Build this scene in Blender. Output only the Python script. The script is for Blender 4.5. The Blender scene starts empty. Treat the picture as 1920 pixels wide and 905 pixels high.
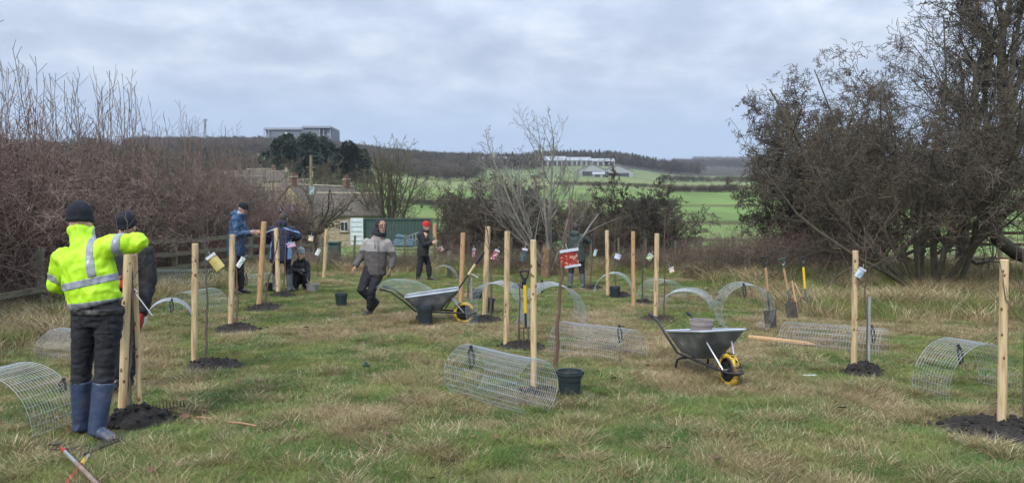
import bpy, bmesh, math, random
import numpy as np
from mathutils import Vector, Matrix, noise as mnoise
from math import sin, cos, pi, radians
random.seed(7); rng = np.random.default_rng(7)
scene = bpy.context.scene
COL = scene.collection

# ------------------------------------------------------------------ camera
F = 1450.0            # focal length in photograph pixels (photograph 1920 wide)
CH = 1.74             # eye height
cam_d = bpy.data.cameras.new('camera'); cam = bpy.data.objects.new('camera', cam_d); COL.objects.link(cam)
cam_d.sensor_width = 36; cam_d.lens = F / 1920 * 36; cam_d.clip_start = .1; cam_d.clip_end = 20000
PITCH = math.atan(52.5 / F)
cam.location = (0, 0, CH); cam.rotation_euler = (pi / 2 - PITCH, 0, 0)
scene.camera = cam
# ------------------------------------------------------------------ world
SUN_EL, SUN_AZ = radians(40), radians(205)      # azimuth clockwise from +Y: behind the photographer, a little left
w = bpy.data.worlds.new('World'); scene.world = w; w.use_nodes = True
nt = w.node_tree; nt.nodes.clear()
def N(t, **k):
    n = nt.nodes.new(t)
    for a, b in k.items(): setattr(n, a, b)
    return n
L = nt.links.new
out = N('ShaderNodeOutputWorld'); bg = N('ShaderNodeBackground'); L(bg.outputs[0], out.inputs[0])
bg.inputs[1].default_value = .1
sky = N('ShaderNodeTexSky', sky_type='NISHITA', sun_disc=False, sun_elevation=SUN_EL, sun_rotation=SUN_AZ)
tc = N('ShaderNodeTexCoord'); sp = N('ShaderNodeSeparateXYZ'); L(tc.outputs['Generated'], sp.inputs[0])
def M_(op, a, b=None, c=None):
    n = N('ShaderNodeMath', operation=op)
    for i, v in enumerate((a, b, c)):
        if v is None: continue
        if isinstance(v, (int, float)): n.inputs[i].default_value = v
        else: L(v, n.inputs[i])
    return n.outputs[0]
zz = M_('MAXIMUM', sp.outputs[2], 0.0); den = M_('ADD', zz, .24)
cx = M_('DIVIDE', sp.outputs[0], den); cy = M_('DIVIDE', sp.outputs[1], den)
cb = N('ShaderNodeCombineXYZ'); L(cx, cb.inputs[0]); L(cy, cb.inputs[1])
n1 = N('ShaderNodeTexNoise'); n1.inputs['Scale'].default_value = 3.8; n1.inputs['Detail'].default_value = 9; n1.inputs['Roughness'].default_value = .6; n1.inputs['Distortion'].default_value = .15
L(cb.outputs[0], n1.inputs['Vector'])
n2 = N('ShaderNodeTexNoise'); n2.inputs['Scale'].default_value = 1.7; n2.inputs['Detail'].default_value = 3; L(cb.outputs[0], n2.inputs['Vector'])
s_ = M_('ADD', M_('MULTIPLY', n1.outputs[0], .85), M_('MULTIPLY', n2.outputs[0], .22))
cr = N('ShaderNodeValToRGB'); L(s_, cr.inputs[0])
e = cr.color_ramp.elements
e[0].position = .40; e[0].color = (3.0, 3.5, 4.4, 1)
e[1].position = .68; e[1].color = (5.0, 5.35, 6.0, 1)
m_ = e.new(.49); m_.color = (3.45, 3.95, 4.85, 1)
m_ = e.new(.57); m_.color = (4.0, 4.5, 5.4, 1)
hz = N('ShaderNodeMapRange'); L(zz, hz.inputs[0]); hz.inputs[1].default_value = .06; hz.inputs[2].default_value = .19
hz.interpolation_type = 'SMOOTHSTEP'
mixh = N('ShaderNodeMix', data_type='RGBA'); L(hz.outputs[0], mixh.inputs[0]); mixh.inputs[6].default_value = (2.5, 3.45, 5.1, 1); L(cr.outputs[0], mixh.inputs[7])
# a thick overcast is brighter overhead than at the horizon
up = N('ShaderNodeMapRange'); L(zz, up.inputs[0]); up.inputs[1].default_value = .2; up.inputs[2].default_value = 1; up.inputs[3].default_value = 1; up.inputs[4].default_value = 3.0
vm = N('ShaderNodeVectorMath', operation='SCALE'); L(mixh.outputs[2], vm.inputs[0]); L(up.outputs[0], vm.inputs[3])
mx = N('ShaderNodeMix', data_type='RGBA'); mx.inputs[0].default_value = .92; L(sky.outputs[0], mx.inputs[6]); L(vm.outputs[0], mx.inputs[7])
L(mx.outputs[2], bg.inputs[0])
sd = bpy.data.lights.new('sun', 'SUN'); so = bpy.data.objects.new('sun', sd); COL.objects.link(so)
sd.energy = 1.5; sd.angle = radians(11); sd.color = (1, .95, .87)
dv = Vector((sin(SUN_AZ) * cos(SUN_EL), cos(SUN_AZ) * cos(SUN_EL), sin(SUN_EL)))
so.rotation_euler = dv.to_track_quat('Z', 'Y').to_euler(); so.location = (0, 0, 30)
scene.view_settings.view_transform = 'Standard'; scene.view_settings.look = 'None'
scene.view_settings.exposure = .72; scene.view_settings.gamma = 1

# ------------------------------------------------------------------ terrain heights
def _zk(kn): return np.array([float(k[0]) for k in kn]), np.array([CH + (400 - k[1]) / F * k[0] for k in kn])
KL = _zk([(22, 514.7), (35, 488), (60, 472), (90, 458), (150, 424), (230, 376), (300, 350), (450, 318), (600, 302), (900, 288), (1200, 274), (1600, 280), (3000, 292), (9000, 300)])
KM = _zk([(22, 514.7), (35, 487), (60, 472), (95, 459), (150, 428), (250, 386), (400, 356), (600, 338), (1000, 311), (1300, 302), (2000, 299), (9000, 299)])
KR = _zk([(22, 514.7), (35, 486), (60, 472), (100, 460), (150, 432), (250, 392), (400, 362), (600, 344), (900, 332), (1300, 324), (2000, 316), (4000, 308), (9000, 304)])
def gz(x, y):
    x = np.asarray(x, float); y = np.asarray(y, float)
    yy = np.maximum(y, 22.0); l = yy
    px = 960 + x / yy * F
    zl = np.interp(l, *KL); zm = np.interp(l, *KM); zr = np.interp(l, *KR)
    a = np.clip((px - 520) / 340, 0, 1); a = a * a * (3 - 2 * a)
    b = np.clip((px - 1120) / 180, 0, 1); b = b * b * (3 - 2 * b)
    z = zl * (1 - a) + zm * a; z = z * (1 - b) + zr * b
    z = z * np.clip((y - 20) / 6, 0, 1)
    z = z - .16 * np.exp(-((x - 2.2) ** 2 + (y - 20.5) ** 2) / 14) + .09 * np.exp(-((x + 6) ** 2 + (y - 16) ** 2) / 8)
    fade = np.clip((60 - y) / 30, 0, 1)
    z = z + fade * (.018 * np.sin(x * 2.1 + np.sin(y * 1.3)) * np.sin(y * 1.7 + .7 * np.sin(x)) + .012 * np.sin(x * 4.3 + y * 1.1) * np.sin(y * 5.1 - x))
    # rough bank on the right, under the hawthorn
    z = z + .30 * np.exp(-((x - 9.5) ** 2 / 30 + (y - 19.5) ** 2 / 12))
    return z
cp_, sp_ = cos(PITCH), sin(PITCH)
def ray(px, py):
    u = (px - 960) / F; v = (452.5 - py) / F
    return np.array([u, cp_ + v * sp_, v * cp_ - sp_])
def P(px, py, d):
    r = ray(px, py); k = d / r[1]
    return Vector((r[0] * k, d, CH + r[2] * k))
def G(px, py):
    r = ray(px, py); k0 = 2.0; 
    k = k0
    while k < 3000:
        z = CH + r[2] * k
        if z < float(gz(r[0] * k, r[1] * k)): break
        k0 = k; k *= 1.01
    for _ in range(30):
        m = (k + k0) / 2
        if CH + r[2] * m < float(gz(r[0] * m, r[1] * m)): k = m
        else: k0 = m
    return Vector((r[0] * k, r[1] * k, float(gz(r[0] * k, r[1] * k))))
def gp(x, y): return Vector((x, y, float(gz(x, y))))

# ------------------------------------------------------------------ materials
MATS = {}
def pmat(name, c1, c2=None, scale=8, rough=.8, bump=0, metal=0, bscale=None, detail=4, stretch=None, c3=None, spec=.5, mr=(.35, .65), world=False, rnd=0, trans=0):
    if name in MATS: return MATS[name]
    m = bpy.data.materials.new(name); MATS[name] = m; m.use_nodes = True
    t = m.node_tree; ns = t.nodes; lk = t.links.new
    b = ns['Principled BSDF']; b.inputs['Roughness'].default_value = rough; b.inputs['Metallic'].default_value = metal
    b.inputs['Specular IOR Level'].default_value = spec
    c2 = c2 or tuple(v * .75 for v in c1)
    if world: g = ns.new('ShaderNodeNewGeometry'); src = g.outputs['Position']
    else: g = ns.new('ShaderNodeTexCoord'); src = g.outputs['Object']
    mp = ns.new('ShaderNodeMapping'); lk(src, mp.inputs[0])
    if stretch: mp.inputs['Scale'].default_value = stretch
    n = ns.new('ShaderNodeTexNoise'); n.inputs['Scale'].default_value = scale; n.inputs['Detail'].default_value = detail; lk(mp.outputs[0], n.inputs[0])
    r = ns.new('ShaderNodeValToRGB'); lk(n.outputs[0], r.inputs[0]); e = r.color_ramp.elements
    e[0].position = mr[0]; e[0].color = (*c1, 1); e[1].position = mr[1]; e[1].color = (*c2, 1)
    if c3: q = e.new((mr[0] + mr[1]) / 2); q.color = (*c3, 1)
    colr = r.outputs[0]
    if rnd:
        oi = ns.new('ShaderNodeObjectInfo'); h = ns.new('ShaderNodeHueSaturation')
        mr_ = ns.new('ShaderNodeMapRange'); lk(oi.outputs['Random'], mr_.inputs[0]); mr_.inputs[3].default_value = 1 - rnd; mr_.inputs[4].default_value = 1 + rnd
        lk(mr_.outputs[0], h.inputs['Value']); lk(colr, h.inputs['Color']); colr = h.outputs[0]
    lk(colr, b.inputs['Base Color'])
    if bump:
        n_ = ns.new('ShaderNodeTexNoise'); n_.inputs['Scale'].default_value = bscale or scale * 3; n_.inputs['Detail'].default_value = 5; lk(mp.outputs[0], n_.inputs[0])
        bp = ns.new('ShaderNodeBump'); bp.inputs['Strength'].default_value = 1; bp.inputs['Distance'].default_value = bump; lk(n_.outputs[0], bp.inputs['Height']); lk(bp.outputs[0], b.inputs['Normal'])
    return m

# ------------------------------------------------------------------ object helpers
def tag(o, label=None, cat=None, group=None, kind=None):
    if label: o['label'] = label
    if cat: o['category'] = cat
    if group: o['group'] = group
    if kind: o['kind'] = kind
    return o
def thing(name, loc, label, cat, group=None, rz=0, s=1):
    o = bpy.data.objects.new(name, None); COL.objects.link(o); o.location = loc; o.rotation_euler = (0, 0, rz); o.scale = (s, s, s)
    o.empty_display_size = .1
    return tag(o, label, cat, group)
def link(name, me, mat=None, parent=None, loc=None):
    o = bpy.data.objects.new(name, me); COL.objects.link(o)
    if mat is not None and not me.materials: me.materials.append(mat)
    if parent: o.parent = parent
    if loc is not None: o.location = loc
    return o
def copy_tree(o, parent=None):
    c = o.copy(); COL.objects.link(c)
    if parent: c.parent = parent
    for ch in o.children: copy_tree(ch, c)
    return c
class MB:
    def __init__(s): s.v = []; s.f = []; s.m = []; s.mi = 0
    def add(s, vs, fs):
        o = len(s.v); s.v.extend([tuple(v) for v in vs]); s.f.extend([tuple(i + o for i in f) for f in fs]); s.m.extend([s.mi] * len(fs)); return s
    def box(s, c, d, R=None):
        R = R or Matrix.Identity(3); c = Vector(c); x, y, z = [a / 2 for a in d]
        vs = [c + R @ Vector(q) for q in ((-x, -y, -z), (x, -y, -z), (x, y, -z), (-x, y, -z), (-x, -y, z), (x, -y, z), (x, y, z), (-x, y, z))]
        return s.add(vs, [(0, 3, 2, 1), (4, 5, 6, 7), (0, 1, 5, 4), (1, 2, 6, 5), (2, 3, 7, 6), (3, 0, 4, 7)])
    def bar(s, a, b, wx, wy):
        a = Vector(a); b = Vector(b); R = (b - a).to_track_quat('Z', 'Y').to_matrix()
        return s.box((a + b) / 2, (wx, wy, (b - a).length), R)
    def loft(s, pts, rad, n=12, ref=(1, 0, 0), cap=True, closed=False, jit=0):
        pts = [Vector(p) for p in pts]; ref = Vector(ref); vs = []; k = len(pts)
        for i, p in enumerate(pts):
            if closed: t = pts[(i + 1) % k] - pts[i - 1]
            else: t = pts[min(i + 1, k - 1)] - pts[max(i - 1, 0)]
            t.normalize(); xa = ref - t * ref.dot(t)
            if xa.length < 1e-3: xa = t.orthogonal()
            xa.normalize(); ya = t.cross(xa)
            r = rad[i] if isinstance(rad, list) else rad
            rx, ry = r if isinstance(r, (tuple, list)) else (r, r)
            for j in range(n):
                a = 2 * pi * j / n; q = 1 + (random.uniform(-jit, jit) if jit else 0)
                vs.append(p + xa * rx * cos(a) * q + ya * ry * sin(a) * q)
        fs = []
        for i in range(k if closed else k - 1):
            i2 = (i + 1) % k
            for j in range(n):
                j2 = (j + 1) % n; fs.append((i * n + j, i * n + j2, i2 * n + j2, i2 * n + j))
        if cap and not closed:
            fs.append(tuple(range(n))[::-1]); fs.append(tuple((k - 1) * n + j for j in range(n)))
        return s.add(vs, fs)
    def tube(s, pts, r, n=6, **k): return s.loft(pts, r, n, **k)
    def ball(s, c, r, n=10, m=7, R=None):
        c = Vector(c); r = r if isinstance(r, (tuple, list)) else (r, r, r); R = R or Matrix.Identity(3); vs = [c + R @ Vector((0, 0, r[2]))]
        for i in range(1, m):
            a = pi * i / m
            for j in range(n):
                b = 2 * pi * j / n; vs.append(c + R @ Vector((r[0] * sin(a) * cos(b), r[1] * sin(a) * sin(b), r[2] * cos(a))))
        vs.append(c - R @ Vector((0, 0, r[2]))); fs = [(0, 1 + j, 1 + (j + 1) % n) for j in range(n)]
        for i in range(m - 2):
            for j in range(n): fs.append((1 + i * n + j, 1 + (i + 1) * n + j, 1 + (i + 1) * n + (j + 1) % n, 1 + i * n + (j + 1) % n))
        q = 1 + (m - 2) * n; e = len(vs) - 1; fs += [(q + j, e, q + (j + 1) % n) for j in range(n)]
        return s.add(vs, fs)
    def lathe(s, prof, n=24, c=(0, 0, 0), R=None):
        c = Vector(c); R = R or Matrix.Identity(3); vs = []; k = len(prof)
        for r, z in prof:
            for j in range(n): a = 2 * pi * j / n; vs.append(c + R @ Vector((r * cos(a), r * sin(a), z)))
        return s.add(vs, [(i * n + j, i * n + (j + 1) % n, (i + 1) * n + (j + 1) % n, (i + 1) * n + j) for i in range(k - 1) for j in range(n)])
    def prism(s, poly, y0, y1):      # polygon in xz, extruded along y
        n = len(poly); vs = [(x, y0, z) for x, z in poly] + [(x, y1, z) for x, z in poly]
        return s.add(vs, [tuple(range(n)), tuple(range(2 * n - 1, n - 1, -1))] + [(i, i + n, (i + 1) % n + n, (i + 1) % n) for i in range(n)])
    def mesh(s, name):
        me = bpy.data.meshes.new(name); me.from_pydata(s.v, [], s.f); me.update(); return me
    def build(s, name, mat, parent=None, smooth=False, loc=None, bevel=0):
        me = s.mesh(name)
        for m in (mat if isinstance(mat, list) else [mat]): me.materials.append(m)
        if max(s.m, default=0) > 0: me.polygons.foreach_set('material_index', s.m)
        bm = bmesh.new(); bm.from_mesh(me)
        bmesh.ops.recalc_face_normals(bm, faces=bm.faces)
        if bevel: bmesh.ops.bevel(bm, geom=list(bm.edges), offset=bevel, segments=2, affect='EDGES', clamp_overlap=True)
        bm.to_mesh(me); bm.free()
        if smooth:
            me.polygons.foreach_set('use_smooth', [True] * len(me.polygons))
            if smooth != 'all': me.set_sharp_from_angle(angle=radians(42))
        return link(name, me, None, parent, loc)

def npmesh(name, V, Fa, mat):
    me = bpy.data.meshes.new(name); V = np.asarray(V, np.float32); Fa = np.asarray(Fa, np.int32)
    me.vertices.add(len(V)); me.vertices.foreach_set('co', V.ravel())
    k = Fa.shape[1]; me.loops.add(Fa.size); me.loops.foreach_set('vertex_index', Fa.ravel())
    me.polygons.add(len(Fa)); me.polygons.foreach_set('loop_start', np.arange(0, Fa.size, k, dtype=np.int32))
    me.update(calc_edges=True); 
    if mat: me.materials.append(mat)
    return me

# scatter of instances for uncountable stuff (grass, far woods)
_sg = {}
def scatter(name, pts, rotz, scl, idx, protos, label, mat=None, tilt=None):
    pc = bpy.data.meshes.new(name); pts = np.asarray(pts, np.float32); n = len(pts)
    pc.vertices.add(n); pc.vertices.foreach_set('co', pts.ravel())
    rot = np.zeros((n, 3), np.float32); rot[:, 2] = rotz
    if tilt is not None: rot[:, 0] = tilt
    a = pc.attributes.new('rot', 'FLOAT_VECTOR', 'POINT'); a.data.foreach_set('vector', rot.ravel())
    a = pc.attributes.new('scl', 'FLOAT', 'POINT'); a.data.foreach_set('value', np.asarray(scl, np.float32))
    a = pc.attributes.new('idx', 'INT', 'POINT'); a.data.foreach_set('value', np.asarray(idx, np.int32))
    o = link(name, pc)
    c = bpy.data.collections.new(name + '_kinds')
    for i, me in enumerate(protos):
        q = bpy.data.objects.new('%s_%02d' % (name, i), me); c.objects.link(q)
    g = bpy.data.node_groups.new(name, 'GeometryNodeTree')
    g.interface.new_socket('Geometry', in_out='INPUT', socket_type='NodeSocketGeometry'); g.interface.new_socket('Geometry', in_out='OUTPUT', socket_type='NodeSocketGeometry')
    gi = g.nodes.new('NodeGroupInput'); go = g.nodes.new('NodeGroupOutput'); ip = g.nodes.new('GeometryNodeInstanceOnPoints'); ci = g.nodes.new('GeometryNodeCollectionInfo')
    ci.inputs[0].default_value = c; ci.inputs['Separate Children'].default_value = True; ci.inputs['Reset Children'].default_value = True
    def at(nm, ty):
        q = g.nodes.new('GeometryNodeInputNamedAttribute'); q.data_type = ty; q.inputs[0].default_value = nm; return q.outputs[0]
    g.links.new(gi.outputs[0], ip.inputs['Points']); g.links.new(ci.outputs[0], ip.inputs['Instance']); ip.inputs['Pick Instance'].default_value = True
    g.links.new(at('idx', 'INT'), ip.inputs['Instance Index']); g.links.new(at('rot', 'FLOAT_VECTOR'), ip.inputs['Rotation']); g.links.new(at('scl', 'FLOAT'), ip.inputs['Scale'])
    g.links.new(ip.outputs[0], go.inputs[0])
    md = o.modifiers.new('scatter', 'NODES'); md.node_group = g
    return tag(o, label, kind='stuff')
# ------------------------------------------------------------------ ground sheet
def fbm(x, y, s, o=3, seed=0.0):
    return np.array([mnoise.fractal(Vector((a * s, b * s, seed)), 1.0, 2.0, o) for a, b in zip(np.ravel(x), np.ravel(y))])
rows = list(np.arange(-14, 3, .8)) + list(np.arange(3, 26, .22)); st = .25; y_ = rows[-1]
while y_ < 11000: y_ += st; rows.append(y_); st *= 1.052
U = np.concatenate([np.linspace(-1.9, -.9, 14)[:-1], np.linspace(-.9, .9, 190), np.linspace(.9, 1.9, 14)[1:]])
rows = np.array(rows); YY, UU = np.meshgrid(rows, U, indexing='ij'); XX = UU * (np.maximum(YY, 0) + 4 + 10 * (YY < 0) * 0)
XX = UU * (np.abs(YY) * (YY > 0) + 9)
ZZ = gz(XX, YY)
V = np.stack([XX.ravel(), YY.ravel(), ZZ.ravel()], 1); nr, nc = XX.shape
ii = np.arange((nr - 1) * (nc - 1)); r_ = ii // (nc - 1); c_ = ii % (nc - 1); q = r_ * nc + c_
gm = npmesh('ground', V, np.stack([q, q + 1, q + nc + 1, q + nc], 1), None)
def ground_mat():
    m = bpy.data.materials.new('turf'); m.use_nodes = True; t = m.node_tree; ns = t.nodes; lk = t.links.new; b = ns['Principled BSDF']; b.inputs['Roughness'].default_value = .95; b.inputs['Specular IOR Level'].default_value = .1
    a = ns.new('ShaderNodeVertexColor'); a.layer_name = 'land'
    g = ns.new('ShaderNodeNewGeometry'); vm = ns.new('ShaderNodeMapping'); lk(g.outputs['Position'], vm.inputs[0]); vm.inputs['Scale'].default_value = (1, .35, 1)
    def noise(s, d=4):
        n = ns.new('ShaderNodeTexNoise'); n.inputs['Scale'].default_value = s; n.inputs['Detail'].default_value = d; lk(vm.outputs[0], n.inputs[0]); return n
    n1 = noise(5, 6); n2 = noise(.05, 5)
    def mul(src, n, lo, hi):
        r = ns.new('ShaderNodeMapRange'); lk(n.outputs[0], r.inputs[0]); r.inputs[1].default_value = .3; r.inputs[2].default_value = .7; r.inputs[3].default_value = lo; r.inputs[4].default_value = hi
        v = ns.new('ShaderNodeVectorMath'); v.operation = 'SCALE'; lk(src, v.inputs[0]); lk(r.outputs[0], v.inputs[3]); return v.outputs[0]
    s = mul(a.outputs[0], n1, .7, 1.3); s = mul(s, n2, .8, 1.2)
    lk(s, b.inputs['Base Color'])
    bp = ns.new('ShaderNodeBump'); bp.inputs['Distance'].default_value = .03; bp.inputs['Strength'].default_value = .8; lk(n1.outputs[0], bp.inputs['Height']); lk(bp.outputs[0], b.inputs['Normal'])
    return m
gm.materials.append(ground_mat())
X, Y = V[:, 0], V[:, 1]; YS = np.maximum(Y, 1); PX = 960 + X / YS * F
PYv = 400 - (V[:, 2] - CH) / YS * F
near = np.array((.07, .062, .032)); col = np.tile(near, (len(V), 1))
def blend(mask, c):
    global col
    mask = np.clip(mask, 0, 1)[:, None]; col = col * (1 - mask) + np.array(c) * mask
blend((Y - 19) / 5, (.12, .115, .05))
blend((Y - 27) / 6, (.13, .20, .06))          # pasture beyond the wire fence
nz = fbm(X * (Y > 20), Y * (Y > 20), .02, 3)
blend(((Y > 60) * np.clip(nz * 2, 0, .5)), (.19, .21, .08))
for d0, d1 in ((112, 121), (165, 180), (262, 272)): blend(((Y > d0) & (Y < d1)) * .8, (.07, .062, .028))    # dark strips across the pasture: shade of the ridges put into the colour
blend((Y > 430) & (Y < 640), (.18, .21, .09))
blend((Y > 640), (.15, .19, .09))
blend((Y > 980), (.06, .055, .045))
blend((PX < 620) & (Y > 330) & (Y < 640), (.07, .062, .04))
blend((PX < 660) & (Y > 640) & (Y < 860), (.20, .21, .10))
blend((PX < 760) & (Y > 860), (.06, .05, .038))
ca = gm.color_attributes.new('land', 'FLOAT_COLOR', 'POINT'); ca.data.foreach_set('color', np.concatenate([col, np.ones((len(V), 1))], 1).astype(np.float32).ravel())
gm.polygons.foreach_set('use_smooth', [True] * len(gm.polygons))
tag(link('ground', gm), 'rough grassy ground falling to a green valley of fields', kind='structure')

# ------------------------------------------------------------------ soil mounds (px, py, half width px)
MOUNDS = [  # centre px, py, half width, label
 (262, 789, 66, 'heaped dark soil round the double stakes beside the blue wellington boots'),
 (402, 688, 56, 'dark soil round the stake and young tree with the yellow label'),
 (446, 619, 44, 'dark soil at the stake in front of the man in the blue coat'),
 (497, 579, 36, 'dark soil at the foot of the leaning stake'),
 (531, 555, 25, 'dark soil at the stake behind the person in navy coat'),
 (905, 603, 42, 'dark soil beside the yellow wheel of the further wheelbarrow'),
 (978, 653, 50, 'dark soil with the yellow shafted fork standing in it'),
 (1207, 570, 22, 'small dark soil patch between the two far middle stakes'),
 (1232, 598, 48, 'thin spread of brown soil at the stake left of the near wheelbarrow'),
 (1618, 699, 40, 'dark soil heap at the stake with pale blue label'),
 (1862, 804, 112, 'wide dark soil bed at the stake by the right edge'),
 (1112, 542, 20, 'tiny dark soil patch right of the man in the green coat'),
 (1163, 556, 24, 'dark soil just behind the small black pot on the grass'),
 (1010, 735, 42, 'flat dark soil under the front end of the nearest wire tunnel'),
]
ME = []
for px, py, hw, lab in MOUNDS:
    c = G(px, py); d = c.y; ME.append((c.x, c.y, hw / F * d, lab))
soil = pmat('dark_compost', (.012, .010, .009), (.03, .024, .019), 25, .95, .012, bscale=60)
soilb = pmat('brown_earth', (.05, .034, .022), (.022, .016, .012), 20, .95, .01, bscale=60)
random.seed(3)
for k, (x, y, r, lab) in enumerate(ME):
    mb = MB(); nr_, na = 14, 40; h = (.11 if k in (0, 9) else (.04 if k == 10 else .075)) * min(1, r / .25) * (.35 if k in (8, 13) else 1); ry = r * (.85 if r < .4 else .75)
    vs = []
    for i in range(nr_ + 1):
        t = i / nr_
        for j in range(na):
            a = 2 * pi * j / na; rr = t * (1 + .22 * mnoise.noise((cos(a) * 1.5 + k, sin(a) * 1.5, 3)))
            qx, qy = rr * r * cos(a), rr * ry * sin(a)
            lump = .05 * mnoise.fractal((qx * 20 + k * 9, qy * 20, 0), .8, 2, 4) * (1 - t ** 3)
            z = h * (1 - t * t) + lump + float(gz(x + qx, y + qy)) - float(gz(x, y)) + .012 - .03 * t ** 6
            vs.append((qx, qy, z))
    fs = [(i * na + j, i * na + (j + 1) % na, (i + 1) * na + (j + 1) % na, (i + 1) * na + j) for i in range(nr_) for j in range(na)]
    mb.add(vs, fs)
    for _ in range(int(90 * max(.4, r))):   # loose clods
        a = random.uniform(0, 2 * pi); t = random.uniform(.1, 1.12) ** .7; s = random.uniform(.008, .03) * (1.2 if k in (0, 10) else .8)
        qx, qy = t * r * cos(a), t * ry * sin(a); z = h * max(0, 1 - t * t) + float(gz(x + qx, y + qy) - gz(x, y)) + .02
        mb.ball((qx, qy, z), (s * random.uniform(.7, 1.3), s, s * .7), 5, 4, Matrix.Rotation(random.random() * 3, 3, 'Z'))
    o = mb.build('soil_mound', soilb if k in (8,) else soil, None, True, (x, y, float(gz(x, y))))
    tag(o, lab, 'soil', 'soil heaps round the planted trees')

# ------------------------------------------------------------------ grass
def blade_mat(name, c1, c2, c3, rnd):
    m = pmat(name, c1, c2, 1.3, .65, world=True, rnd=rnd, c3=c3, spec=.25, mr=(.38, .62))
    m.node_tree.nodes['Principled BSDF'].inputs['Subsurface Weight'].default_value = 0
    return m
GR = blade_mat('green_grass', (.06, .15, .03), (.19, .25, .06), (.11, .19, .04), .42)
PS = blade_mat('pale_straw', (.66, .56, .36), (.48, .39, .22), (.56, .47, .29), .3)
TH = blade_mat('brown_thatch', (.20, .125, .075), (.13, .085, .05), (.17, .11, .06), .3)
TN = blade_mat('dead_grass', (.40, .30, .15), (.27, .20, .095), (.34, .26, .13), .3)
OL = blade_mat('olive_grass', (.17, .19, .07), (.25, .235, .10), (.12, .15, .05), .3)
def tuft(nb, rad, h0, h1, w, lean, mats, seed, flop=0.0):
    r = random.Random(seed); V = []; Fq = []; mi = []
    for b in range(nb):
        a = r.uniform(0, 2 * pi); rr = rad * math.sqrt(r.random()); x, y = rr * cos(a), rr * sin(a)
        h = r.uniform(h0, h1); az = a + r.uniform(-1.2, 1.2); ln = r.uniform(.1, 1) * lean * h
        ww = w * r.uniform(.6, 1.2); tw = r.uniform(0, pi); dx, dy = cos(tw) * ww / 2, sin(tw) * ww / 2
        o = len(V); fl = flop * r.random()
        for t, wz in ((0, 1), (.4, .9), (.75, .6)):
            cxx = x + cos(az) * ln * t * t; cyy = y + sin(az) * ln * t * t; z = h * t * (1 - fl * t) - .01
            V += [(cxx - dx * wz, cyy - dy * wz, z), (cxx + dx * wz, cyy + dy * wz, z)]
        V.append((x + cos(az) * ln, y + sin(az) * ln, h * (1 - fl)))
        Fq += [(o, o + 1, o + 3, o + 2), (o + 2, o + 3, o + 5, o + 4), (o + 4, o + 5, o + 6)]
        k = r.choices(range(len(mats)), [q[1] for q in mats])[0]; mi += [k] * 3
    me = bpy.data.meshes.new('tuft'); me.from_pydata(V, [], Fq)
    for q in mats: me.materials.append(q[0])
    me.polygons.foreach_set('material_index', mi); me.update(); return me
PR = [tuft(48, .11, .03, .085, .0035, 1.3, [(GR, 9), (OL, 2), (TN, 1)], 1, .5), tuft(48, .11, .03, .095, .0035, 1.5, [(GR, 6), (OL, 3), (TN, 1), (PS, 1)], 2, .6),
      tuft(56, .13, .03, .08, .0035, 2.0, [(GR, 3), (OL, 4), (TN, 3), (TH, 1)], 3, .7), tuft(58, .13, .03, .09, .0035, 2.2, [(GR, 2), (OL, 3), (TN, 5), (PS, 2), (TH, 2)], 4, .75),
      tuft(64, .14, .04, .12, .0034, 2.0, [(TN, 7), (PS, 4), (OL, 1), (TH, 4)], 5, .75), tuft(60, .10, .05, .17, .0034, 1.7, [(TN, 6), (PS, 2), (OL, 3), (TH, 4), (GR, 2)], 6, .8),
      tuft(70, .14, .10, .36, .0045, 1.3, [(TN, 5), (PS, 2), (OL, 3), (TH, 5), (GR, 2)], 7, .75), tuft(70, .17, .12, .46, .0045, 1.5, [(TN, 5), (PS, 4), (OL, 1), (TH, 6)], 8, .75), tuft(56, .13, .08, .28, .006, 1.2, [(GR, 7), (OL, 4), (TN, 2), (TH, 1)], 9, .4)]
def in_mound(x, y):
    m = np.zeros(len(x), bool)
    for k, (mx_, my_, r, _) in enumerate(ME):
        m |= ((x - mx_) / r) ** 2 + (np.where(y < my_, np.minimum(y - my_ + .22, 0), y - my_) / (r * .8)) ** 2 < (.5 if k in (8, 13) else .85) ** 2
    return m
def wedge(n, d0, d1, pw):      # points in the camera's field and a margin each side
    t = rng.random(n); y = (d0 ** (1 - pw) + t * (d1 ** (1 - pw) - d0 ** (1 - pw))) ** (1 / (1 - pw)) if pw != 1 else d0 * (d1 / d0) ** t
    x = (rng.random(n) * 2 - 1) * (y * .70 + 1.2); return x, y
NG = 190000
x, y = wedge(NG, 3.2, 31, .55)
nz = fbm(x, y, .55, 3, 1.7) + .5 * fbm(x, y, 2.2, 2, 5.1)
pxs = 960 + x / y * F; pys = 400 + CH / y * F
dry = nz * 1.1
def bump2(cx_, cy_, sx, sy): return np.exp(-((pxs - cx_) / sx) ** 2 - ((pys - cy_) / sy) ** 2)
dry += .45 * bump2(440, 740, 170, 50) + .8 * bump2(1050, 640, 430, 45) + .8 * bump2(150, 640, 190, 40) + .5 * bump2(680, 590, 90, 30) + .8 * bump2(1700, 600, 300, 30) - .25 * bump2(950, 800, 420, 70) - .6 * bump2(640, 560, 220, 22) - .2 * bump2(1500, 760, 330, 40) - .5 * bump2(980, 530, 200, 12) + .45 * bump2(1340, 740, 260, 30) + .4 * bump2(60, 640, 120, 40) + .3 * bump2(780, 880, 120, 30) - .33
dry *= 1.45
k = np.where(dry < -.25, 0, np.where(dry < -.03, 1, np.where(dry < .16, 2, np.where(dry < .38, 3, 4))))
clump = fbm(x, y, 3.1, 2, 8.3) + .25 * dry; k = np.where(clump > .55, 5, k)
jr = rng.random(NG); k = np.where(jr < .14, rng.integers(0, 5, NG), k); k = np.where((jr > .97), 5, k)
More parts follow.
